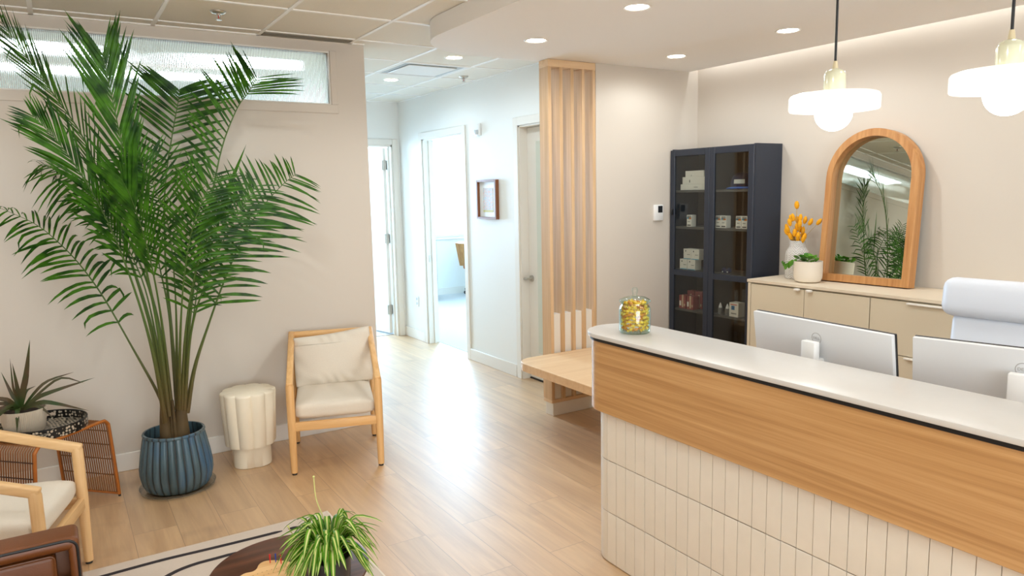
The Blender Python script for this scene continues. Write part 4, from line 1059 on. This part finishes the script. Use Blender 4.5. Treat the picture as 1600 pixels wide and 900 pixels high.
FR = {
 'f1':[(0.45, 4.42, 0.411), (0.408, 4.4, 0.916), (0.334, 4.38, 1.311), (0.244, 4.36, 1.687), (0.165, 4.34, 1.961), (0.047, 4.32, 2.183), (-0.039, 4.3, 2.332), (-0.119, 4.28, 2.474)],
 'f2':[(0.456, 4.4, 0.434), (0.434, 4.34, 0.922), (0.393, 4.28, 1.28), (0.348, 4.22, 1.651), (0.32, 4.18, 1.953), (0.29, 4.16, 2.213), (0.273, 4.15, 2.347)],
 'f3':[(0.432, 4.38, 0.406), (0.405, 4.3, 0.72), (0.36, 4.24, 1.015), (0.29, 4.18, 1.329), (0.209, 4.12, 1.591), (0.117, 4.08, 1.801), (0.038, 4.06, 1.939), (-0.031, 4.05, 2.026)],
 'f4':[(0.511, 4.46, 0.446), (0.527, 4.6, 0.87), (0.541, 4.72, 1.31), (0.579, 4.78, 1.722), (0.647, 4.8, 2.041), (0.691, 4.79, 2.227), (0.7, 4.78, 2.282)],
 'f5':[(0.54, 4.42, 0.451), (0.592, 4.42, 0.89), (0.665, 4.4, 1.287), (0.764, 4.4, 1.642), (0.845, 4.42, 1.928), (0.946, 4.45, 2.147), (1.022, 4.48, 2.244), (1.083, 4.5, 2.334)],
 'f6':[(0.552, 4.42, 0.43), (0.611, 4.42, 0.683), (0.699, 4.42, 0.915), (0.803, 4.42, 1.165), (0.918, 4.42, 1.399), (1.031, 4.44, 1.562), (1.175, 4.46, 1.709), (1.269, 4.48, 1.777)],
 'f7':[(0.454, 4.44, 0.424), (0.406, 4.46, 0.584), (0.307, 4.5, 0.84), (0.205, 4.53, 1.098), (0.115, 4.55, 1.279), (0.023, 4.56, 1.415), (-0.081, 4.56, 1.528), (-0.224, 4.55, 1.616)],
 'f8':[(0.478, 4.46, 0.452), (0.457, 4.58, 0.956), (0.408, 4.66, 1.249), (0.313, 4.72, 1.508), (0.202, 4.74, 1.691), (0.088, 4.74, 1.791), (-0.027, 4.73, 1.839)],
 'c1':[(0.518, 4.44, 0.487), (0.511, 4.5, 0.999), (0.486, 4.52, 1.255), (0.462, 4.5, 1.472), (0.448, 4.46, 1.684), (0.451, 4.42, 1.854)],
 'c2':[(0.536, 4.44, 0.447), (0.604, 4.5, 0.801), (0.664, 4.55, 1.051), (0.733, 4.6, 1.306), (0.833, 4.64, 1.527), (0.967, 4.68, 1.754)],
 'c3':[(0.5, 4.42, 0.458), (0.53, 4.4, 0.901), (0.534, 4.34, 1.23), (0.516, 4.28, 1.512), (0.457, 4.22, 1.714), (0.391, 4.18, 1.875)],
 'c4':[(0.524, 4.4, 0.459), (0.557, 4.34, 0.835), (0.593, 4.28, 1.09), (0.647, 4.24, 1.3), (0.727, 4.22, 1.47), (0.828, 4.22, 1.588)],
 'g1':[(0.537, 4.4, 0.456), (0.595, 4.34, 0.902), (0.685, 4.28, 1.188), (0.786, 4.24, 1.414), (0.888, 4.22, 1.586), (0.971, 4.22, 1.701)],
 'g2':[(0.511, 4.4, 0.461), (0.537, 4.3, 0.916), (0.569, 4.22, 1.238), (0.615, 4.16, 1.477), (0.677, 4.12, 1.643), (0.736, 4.1, 1.769)],
 'g3':[(0.45, 4.4, 0.435), (0.424, 4.36, 0.849), (0.385, 4.34, 1.173), (0.314, 4.36, 1.416), (0.237, 4.38, 1.587), (0.159, 4.4, 1.688)],
 'c5':[(0.474, 4.42, 0.463), (0.456, 4.34, 0.919), (0.423, 4.24, 1.248), (0.38, 4.16, 1.488), (0.338, 4.1, 1.651), (0.301, 4.06, 1.745)],
}
def frond(pts, start, n, ll, nrm, fwd=.75, droop=.1, w=.0085, r0=.010, sides=(1, 1), endl=.7, gap=None, lift=.12):
    path = smooth_path(pts, 60)
    N = len(path)-1
    mb = MB(recalc=False)
    mb.tube(path[::2], [.0075*max(0, 1-i/(N/2)/.32)**1.2*r0/.010+r0*(.78-.72*i/(N/2))+.0004 for i in range(len(path[::2]))], 7, mi=1)
    nrm = Vector(nrm)
    for k in range(n):
        u = start+(1-start)*(k/(n-1))**.96
        f = u*N; i = min(int(f), N-1); p = path[i].lerp(path[i+1], f-i)
        tg = (path[min(i+2, N)]-path[max(i-2, 0)]).normalized()
        v = (u-start)/(1-start)
        L = ll*(.5+.5*math.sin(PI*min(1, .15+v*.7))) * (1-(1-endl)*max(0, (v-.6)/.4)**1.2)
        side = tg.cross(nrm).normalized(); up_ = side.cross(tg).normalized()
        fa = fwd*(1+.15*v)
        for s_ in (1, -1):
            a = sides[0 if s_ > 0 else 1]
            if a <= 0 or rnd.random() < .05: continue
            if gap and s_ == gap[0] and gap[1] < v < gap[2]: continue
            l = L*a*rnd.uniform(.85, 1.1)
            d = (side*s_ + tg*fa*rnd.uniform(.85, 1.15) + up_*rnd.uniform(-.12, lift)).normalized()
            dr = droop*rnd.uniform(.4, 1.7)
            pp = p+tg*rnd.uniform(-.006, .006)
            q = [pp+d*l*x+Vector((0, 0, -dr*l*x*x)) for x in (0, .16, .36, .6, .82, 1)]
            if rnd.random() < .06:
                q = q[:4]+[q[3]+Vector((d.x*.03, d.y*.02, -.16*l)), q[3]+Vector((d.x*.03, d.y*.02, -.34*l))]
            q = [Vector((a_.x, min(a_.y, 4.885), a_.z)) for a_ in q]
            blade(mb, q, w*rnd.uniform(.8, 1.12)*(1-.5*v*v), up_, fold=.3, base=.45)
    mesh_obj('frond', mb, [PALM, PSTEM], palm)
frond(FR['f4'], .50, 24, .36, (-.25, -1, .25), .55, .05, .0105)
frond(FR['f8'], .48, 22, .32, (.2, -.4, 1), .55, .45, .0085)
frond(FR['c1'], .36, 20, .24, (.3, -1, .3), .7, .15, .0075, .007)
frond(FR['c2'], .34, 22, .28, (.2, -1, .5), .7, .15, .008, .007)
frond(FR['f1'], .38, 34, .30, (-1.0, -.45, .3), 1.5, .04, .0085)
frond(FR['f5'], .40, 30, .36, (-.35, -1, .3), .75, .06, .0098, gap=(1, -.1, .72), endl=.95)
frond(FR['f7'], .36, 24, .25, (.1, -.6, 1), .5, .35, .0095, .008)
frond(FR['f6'], .36, 28, .32, (-.15, -1, .45), .5, .14, .010)
frond(FR['c3'], .42, 22, .30, (-.2, -1, .2), .8, .10, .0085, .007)
frond(FR['c4'], .36, 22, .26, (.2, -1, .5), .6, .2, .008, .007)
frond(FR['f2'], .45, 32, .38, (.35, -1, .1), 2.0, .03, .0098)
frond(FR['c5'], .40, 24, .36, (.5, -1, .2), 2.0, .06, .0095, .008)
frond(FR['g1'], .38, 26, .28, (.1, -1, .4), .7, .14, .0092, .008)
frond(FR['g2'], .40, 24, .27, (.2, -1, .3), .9, .12, .0085, .007)
frond(FR['g3'], .44, 24, .26, (.4, -.7, .7), .9, .3, .0085, .007)
frond(FR['f3'], .40, 34, .32, (.75, -.8, .4), 1.55, .12, .0095, endl=.5)
mb = MB(recalc=False); blade(mb, smooth_path([(.83, 4.50, 1.52), (.871, 4.5, 1.677), (.986, 4.45, 1.95)], 8), .012, (0, -1, 0), fold=.5)
mesh_obj('leaf_spear', mb, [PALM], palm)

# rattan tables
def rattan(name, label, A, B, span, zt, group):
    A = Vector((A[0], A[1], 0)); B = Vector((B[0], B[1], 0))
    d = (B-A).normalized(); L = (B-A).length; nv = Vector((-d.y, d.x, 0))
    M = Matrix(((d.x, nv.x, 0, A.x), (d.y, nv.y, 0, A.y), (0, 0, 1, 0), (0, 0, 0, 1)))
    t = thing(name, label, 'table', M=M, group=group)
    r = .045
    def wrap(x, o=0.0, sp=.03):
        pts = [(x, -o-sp, .012), (x, -o-sp*.5, zt*.5), (x, -o, zt-r)]
        pts += [(x, -o+(r)*(1-math.cos(a)), zt-r+(r+o)*math.sin(a)) for a in (R(30), R(60))]
        pts += [(x, r, zt+o), (x, span*.5, zt+o), (x, span-r, zt+o)]
        pts += [(x, span+o-(r)*(1-math.cos(a)), zt-r+(r+o)*math.sin(a)) for a in (R(60), R(30))]
        pts += [(x, span+o, zt-r), (x, span+o+sp*.5, zt*.5), (x, span+o+sp, .012)]
        return pts
    rails = MB()
    for x in (0, L): rails.tube(smooth_path(wrap(x, .002), 44), .0085, 10)
    for y, z in ((-.032, .016), (span+.032, .016)):
        rails.tube([(0, y, z), (L, y, z)], .0075, 8)
    mesh_obj('cane_frame', rails, CANE, t, True)
    w_ = MB(); n = int(L/.0142)
    for k in range(1, n):
        w_.tube(smooth_path(wrap(L*k/n), 22), .0036, 5)
    mesh_obj('woven_rods', w_, CANED, t, True)
    bd = MB()
    for y, z in ((-.006, zt-.07), (-.011, zt-.15), (-.018, zt-.235), (-.026, zt-.33), (span+.006, zt-.07), (span+.011, zt-.15), (span+.018, zt-.235), (span+.026, zt-.33)):
        bd.tube([(0, y-.004 if y < 0 else y+.004, z), (L, y-.004 if y < 0 else y+.004, z)], .0034, 6)
    for y in (.10, .23, .36): bd.tube([(0, y, zt-.006), (L, y, zt-.006)], .0034, 6)
    mesh_obj('binding', bd, CANEB, t, True)
    for x, y in ((.0, -.032), (L, -.032), (0, span+.032), (L, span+.032)):
        mesh_obj('foot', MB().cyl((x, y, 0), (x, y, .012), .007, n=10), FOOT, t, True)
    return t
RT = .452
rattan('rattan_table', 'arched rattan side table under the round tray', (-.175-.70*.37, 4.135+.71*.37), (-.175, 4.135), .47, RT, None)

# tray
def inlay():
    m, nt, bs = nodes('bone_inlay')
    tc = nt.nodes.new('ShaderNodeTexCoord'); v = nt.nodes.new('ShaderNodeTexVoronoi'); v.inputs['Scale'].default_value = 62; v.inputs['Randomness'].default_value = .45
    nt.links.new(tc.outputs['Object'], v.inputs['Vector'])
    cr = nt.nodes.new('ShaderNodeValToRGB'); e = cr.color_ramp.elements
    e[0].position = .36; e[0].color = lin((196, 184, 164)); e[1].position = .43; e[1].color = lin((16, 15, 15))
    nt.links.new(v.outputs['Distance'], cr.inputs['Fac']); nt.links.new(cr.outputs['Color'], bs.inputs['Base Color']); bs.inputs['Roughness'].default_value = .3
    return m
INLAY = inlay()
tx, ty = -.135, 4.43
t = thing('tray', 'round black and cream inlaid tray on the rattan table', 'tray', (tx, ty, RT+.0110), R(10))
mesh_obj('tray_base', MB().lathe([(0, 0), (.196, 0), (.196, .005), (0, .005)], 64), INLAY, t, True)
b = MB(); n = 96
def ringrow(r_, z): return [(r_*math.cos(2*PI*j/n), r_*math.sin(2*PI*j/n), z) for j in range(n)]
zl = [0, .019, .034, .046]
for i in range(3):
    for j in range(n):
        a = (j+.5)/n*360
        if i == 1 and min(abs((a-75+180) % 360-180), abs((a-255+180) % 360-180)) < 13: continue
        for r_ in (.196, .202):
            q = [(r_*math.cos(2*PI*jj/n), r_*math.sin(2*PI*jj/n), z) for jj, z in ((j, zl[i]), (j+1, zl[i]), (j+1, zl[i+1]), (j, zl[i+1]))]
            b.bm.faces.new([b.bm.verts.new(p_) for p_ in q])
bmesh.ops.remove_doubles(b.bm, verts=b.bm.verts[:], dist=1e-5)
b.sheet([ringrow(.196, .046), ringrow(.202, .046)], close=True)
b.recalc = False
mesh_obj('rim', b, INLAY, t, True)
mesh_obj('rim_edge', MB().tube([(.199*math.cos(2*PI*j/64), .199*math.sin(2*PI*j/64), .0465) for j in range(65)], .0036, 6), BLACKP, t, True)

# potted dracaena on the tray
dx0, dy0, dz0 = -.214, 4.405, RT+.0164
t = thing('potted_dracaena', 'spiky dracaena in a ribbed grey cream pot on the tray', 'plant', (dx0, dy0, dz0))
b = MB(); b.lathe([(0, .004), (.078, .004), (.088, .012), (.0985, .07), (.102, .128), (.097, .128), (.094, .11), (0, .108)], 216, fr=lambda th, k: (1-.03*abs(math.cos(36*th))**4) if 2 <= k <= 4 else 1)
mesh_obj('pot', b, plain('ribbed_pot', (196, 184, 166), .6), t, True, ang=50)
mesh_obj('pot_saucer', MB().lathe([(0, 0), (.098, 0), (.108, .006), (.11, .014), (.106, .014), (.1, .008), (0, .005)], 40), plain('saucer_grey', (140, 132, 120), .5), t, True)
mesh_obj('soil', MB().lathe([(.095, .112), (0, .122)], 24), SOIL, t, True)
b = MB(recalc=False)
base_ = Vector((-.01, 0, .115))
LV = [((.030, -.02, .30), (.062, -.03, .485), .0155), ((-.014, 0, .24), (-.024, 0, .37), .011), ((-.04, .0, .21), (-.075, .01, .33), .010), ((-.03, -.02, .25), (-.03, -.02, .40), .006),
      ((.13, -.03, .20), (.33, -.05, .25), .012), ((.12, .02, .25), (.24, .04, .275), .008), ((.18, -.0, .26), (.28, -.02, .22), .007), ((.12, -.05, .15), (.29, -.09, .085), .012), ((.08, -.05, .13), (.13, -.07, .065), .008),
      ((-.08, -.03, .2), (-.2, -.04, .235), .010), ((-.10, .0, .17), (-.24, 0, .19), .010), ((-.1, -.03, .15), (-.26, -.06, .13), .010), ((-.07, -.07, .15), (-.15, -.13, .085), .011), ((-.02, -.085, .135), (-.03, -.118, .035), .012), ((-.09, .05, .18), (-.2, .1, .2), .01), ((.02, .08, .2), (.06, .17, .2), .01), ((-.06, -.06, .16), (-.19, -.13, .09), .010), ((-.12, .02, .13), (-.25, .03, .10), .008)]
for m_, e_, w_ in LV:
    blade(b, smooth_path([base_, base_.lerp(Vector(m_), .5)+Vector((0, 0, .015)), m_, e_], 9), w_, (-.2, -.75, .55), fold=.2, base=.6)
mesh_obj('foliage', b, DRAC, t, True)

# rug
def rugmat():
    return plain('ivory_wool', (212, 198, 184), .95, spec=.1, bump=.4, bscale=500, var=.04, vscale=120)
RUGD = plain('charcoal_wool', (62, 58, 60), .95, spec=.1, bump=.4, bscale=500)
RW, RE, RN, RS = -.115, 1.083, 3.61, 1.2
rug = thing('rug', 'ivory wool rug with charcoal curved lines and dashes', 'rug', (.48, 2.4, 0))
mesh_obj('pile', MB().box(RW, RE, RS, RN, .0005, .009, .003, 1), rugmat(), rug)
mesh_obj('hem', MB().box(RE-.008, RE+.004, RS, RN, .0005, .010, .003, 1), plain('pale_hem', (232, 222, 206), .9), rug)
def stroke(pts, w):
    mb = MB(); path = smooth_path(pts, 26); rows = []
    for i, p_ in enumerate(path):
        tg = (path[min(i+1, len(path)-1)]-path[max(i-1, 0)]).normalized(); s_ = Vector((-tg.y, tg.x, 0))
        ww = w*min(1, min(i, len(path)-1-i)/1.5+.35)
        rows.append([tuple((p_+s_*ww)[:2])+(.0096,), tuple((p_-s_*ww)[:2])+(.0096,)])
    mb.sheet(rows); return mb
for pts, w_ in (([(-.10, 3.509), (.05, 3.517), (.28, 3.526), (.48, 3.517), (.66, 3.510), (.825, 3.507)], .0135), ([(-.09, 2.6), (.02, 2.95), (.16, 3.24), (.29, 3.358), (.39, 3.398), (.50, 3.402), (.602, 3.397), (.78, 3.33), (.9, 3.1)], .0135)):
    mesh_obj('charcoal_line', stroke(pts, w_), RUGD, rug)
for k, (x, y) in enumerate(((.879, 3.508), (.943, 3.512), (1.010, 3.514), (1.035, 3.45), (1.04, 3.38), (1.04, 3.31))):
    b = MB(); t_ = bmesh.new(); vs = [t_.verts.new((x+(.025 if k < 3 else .015)*math.cos(2*PI*j/16), y+(.015 if k < 3 else .025)*math.sin(2*PI*j/16), .0097)) for j in range(16)]; t_.faces.new(vs); b._add(t_, 0)
    mesh_obj('charcoal_dash', b, RUGD, rug)

# round walnut table on the rug
TX, TY, TZ = .567, 2.338, .42
t = thing('coffee_table', 'small round walnut table on the rug', 'table', (TX, TY, .0102))
zt = TZ-.0102
mesh_obj('tabletop', MB().lathe([(0, zt-.026), (.235, zt-.026), (.252, zt-.020), (.258, zt-.008), (.257, zt-.002), (.253, zt), (0, zt)], 72), WALNUT, t, True, ang=35)
for k in range(3):
    a = R(90+120*k); mesh_obj('leg', MB().tube([(.19*math.cos(a), .19*math.sin(a), .004), (.12*math.cos(a), .12*math.sin(a), zt-.024)], [.012, .018], 14), WALNUT, t, True)

# cribbage board with three pegs
bp = [(.395, 2.335), (.425, 2.352), (.450, 2.350), (.466, 2.362), (.478, 2.385), (.496, 2.396), (.518, 2.392), (.545, 2.372), (.570, 2.345), (.583, 2.300), (.586, 2.262), (.560, 2.235), (.525, 2.24), (.5, 2.262), (.47, 2.27), (.44, 2.255), (.405, 2.262), (.388, 2.295)]
ctr = Vector((.49, 2.31, 0))
t = thing('peg_board', 'curved pale maple cribbage board with drilled holes on the walnut table', 'game', (ctr.x, ctr.y, TZ+.0004))
poly = [(p_.x-ctr.x, p_.y-ctr.y) for p_ in smooth_path([Vector((x, y, 0)) for x, y in bp+bp[:1]], 72)[:-1]]
mesh_obj('board', MB().prism(poly, 0, .02, .002, 1), MAPLE, t, True, ang=35)
hb = MB()
for i in range(9):
    for j in range(2):
        a = i/8; x = -.06+.12*a; y = -.018+.022*j+.012*math.sin(a*PI)
        hb.lathe([(.0016, .0202), (0, .0202)], 8, (x, y, 0))
mesh_obj('peg_holes', hb, plain('drilled_hole', (120, 84, 50), .8), t, True)
for x, y, nm, c_, lb in ((.512, 2.372, 'red', (206, 34, 36), 'red peg on the left in the maple board, left of the blue peg'), (.529, 2.366, 'blue', (24, 62, 150), 'blue peg standing in the maple board'), (.541, 2.345, 'red', (214, 40, 38), 'red peg on the right in the maple board, right of the blue peg')):
    m_ = plain(nm+'_peg_plastic', c_, .35)
    solo('peg', MB().lathe([(0, 0), (.0014, 0), (.0022, .02), (.0026, .03), (0, .031)], 10), m_, lb, 'peg', (x, y, TZ+.0207), 'game pegs')

# spider plant in a dark pot
SX, SY, SZ = .648, 2.165, TZ+.0003
t = thing('spider_plant', 'bushy variegated spider plant in a dark pot on the walnut table', 'plant', (SX, SY, SZ))
mesh_obj('pot', MB().lathe([(0, 0), (.058, 0), (.062, .004), (.069, .098), (.066, .1), (.063, .096), (.061, .085), (0, .083)], 40), plain('dark_pot', (40, 38, 40), .35), t, True)
mesh_obj('soil', MB().lathe([(.061, .086), (0, .092)], 24), SOIL, t, True)
b = MB(recalc=False)
for k in range(150):
    a = rnd.uniform(0, 2*PI); L = rnd.uniform(.10, .225); h = rnd.uniform(.04, .125)*(1.1 if L < .15 else 1)
    r0_ = rnd.uniform(0, .03); u = Vector((math.cos(a), math.sin(a), 0))
    o_ = Vector((r0_*u.x, r0_*u.y, .088)); rr_ = L*.72
    end = o_+u*rr_+Vector((0, 0, h-rnd.uniform(.02, .085)*(L/.14)))
    if end.z < .01 and rr_ < .09: end.z = .05
    mid = o_+u*rr_*.5+Vector((rnd.uniform(-.01, .01), rnd.uniform(-.01, .01), h))
    blade(b, smooth_path([o_, o_.lerp(mid, .55)+Vector((0, 0, h*.2)), mid, end.lerp(mid, .35)+Vector((0, 0, h*.05)), end], 10), rnd.uniform(.0055, .009), (-u.x*.3, -u.y*.3, 1), fold=.25, base=.6, mis=[0, 1, 0], cols=4)
mesh_obj('leaves', b, [SPG, SPC], t, True, ang=180)
RUN = plain('pale_runner', (206, 208, 132), .5)
b = MB(); b.tube(smooth_path([(.01, .02, .09), (.012, .07, .18), (-.006, .085, .255), (-.010, .085, .33)], 14), .0018, 6); b.sphere((-.010, .085, .331), .004, 8)
b.tube(smooth_path([(-.01, .0, .1), (-.05, .06, .125), (-.085, .085, .155), (-.098, .09, .182)], 12), .0018, 6); b.sphere((-.098, .09, .184), .004, 8)
mesh_obj('runner', b, RUN, t, True)

# brown leather armchair in the corner of the picture
t = thing('leather_armchair', 'brown leather armchair with dark piping in the lower left corner', 'armchair', (-.38, 2.25, 0))
XR, XL, YF, YBk = -.018, -.74, 1.86, 2.60
b = MB(); b.box(XL, XR, 2.555, YBk, .16, .630, .015, 3); b.box(XL, XR, 2.478, YBk, .598, .640, .018, 4); b.box(XR-.03, XR, 2.478, YBk, .40, .632, .014, 3); b.box(XL, XL+.03, 2.478, YBk, .40, .632, .014, 3)
mesh_obj('back_frame', b, LEATHER, t)
b = MB()
def rr_path(x0, x1, z0, z1, r, y):
    return [(x0, y, z0)] + [(x0, y, z1-r)] + [(x0+r-r*math.cos(R(a)), y, z1-r+r*math.sin(R(a))) for a in (22, 45, 68)] + [(x0+r, y, z1), (x1-r, y, z1)] + [(x1-r+r*math.sin(R(a)), y, z1-r+r*math.cos(R(a))) for a in (22, 45, 68)] + [(x1, y, z1-r), (x1, y, z0)]
b.tube(rr_path(XL+.006, XR-.006, .2, .633, .03, 2.480), .0042, 8)
mesh_obj('piping', b, LEATHERD, t)
b = MB(); b.box(XL+.064, XR-.064, 2.50, 2.558, .40, .588, .016, 4)
b2 = MB(); b2.tube(rr_path(XL+.068, XR-.068, .40, .584, .014, 2.506), .0045, 8)
cu_ = mesh_obj('back_cushion', b, LEATHER, t); mesh_obj('cushion_welt', b2, LEATHER, cu_)
for x0_, x1_ in ((XL, XL+.085), (XR-.085, XR)):
    mesh_obj('arm', MB().box(x0_, x1_, YF, 2.480, .16, .512, .024, 4), LEATHER, t)
mesh_obj('seat_cushion', MB().box(XL+.088, XR-.088, YF-.01, 2.475, .28, .415, .03, 4), LEATHER, t)
mesh_obj('seat_base', MB().box(XL+.02, XR-.02, YF+.02, YBk-.03, .16, .285, .01, 2), LEATHER, t)
for x in (XL+.12, XR-.125):
    for y in (YF+.06, YBk-.06): mesh_obj('leg', MB().cyl((x, y, 0), (x, y, .165), .013, .018, 14), WALNUT, t)

# ------------------------------------------------------------------ light
def area(name, loc, direction, sx, sy, e, color, spread=180):
    l = bpy.data.lights.new(name, 'AREA'); l.shape = 'RECTANGLE'; l.size = sx; l.size_y = sy; l.energy = e; l.color = color; l.spread = R(spread)
    o = bpy.data.objects.new(name, l); COL.objects.link(o)
    o.matrix_world = Matrix.Translation(loc) @ Vector(direction).to_track_quat('-Z', 'Y').to_matrix().to_4x4()
    return o
DAY = (.47, .72, 1.0)
area('office_daylight', (5.4, 10.9, 1.75), (0, -1, -.03), 3.2, 1.7, 115, DAY, 105)
area('end_room_daylight', (2.45, 10.9, 1.7), (0, -1, -.03), 1.3, 1.6, 85, DAY, 120)
area('rear_fill_light', (.2, -3.6, 1.5), (0, 1, 0), 3.5, 1.9, 40, (.86, .95, 1))  # added fill behind the made-up rear window, for soft frontal light
l_ = area('cove_strip_light', (4.375, .5, 2.72), (.45, 0, -1), 7.4, .02, 5, (.95, .98, 1))
w = bpy.data.worlds.new('world'); scene.world = w; w.use_nodes = True
w.node_tree.nodes['Background'].inputs[0].default_value = (.8, .9, 1, 1); w.node_tree.nodes['Background'].inputs[1].default_value = 2.2

scene.view_settings.view_transform = 'Standard'; scene.view_settings.look = 'None'
scene.view_settings.gamma = 1; scene.view_settings.use_curve_mapping = False
scene.view_settings.exposure = 1.23
cy = scene.cycles
cy.use_denoising = True; cy.max_bounces = 10; cy.diffuse_bounces = 5; cy.glossy_bounces = 5; cy.transmission_bounces = 8; cy.transparent_max_bounces = 16
cy.sample_clamp_indirect = 6; cy.caustics_reflective = False; cy.caustics_refractive = False; cy.blur_glossy = .5
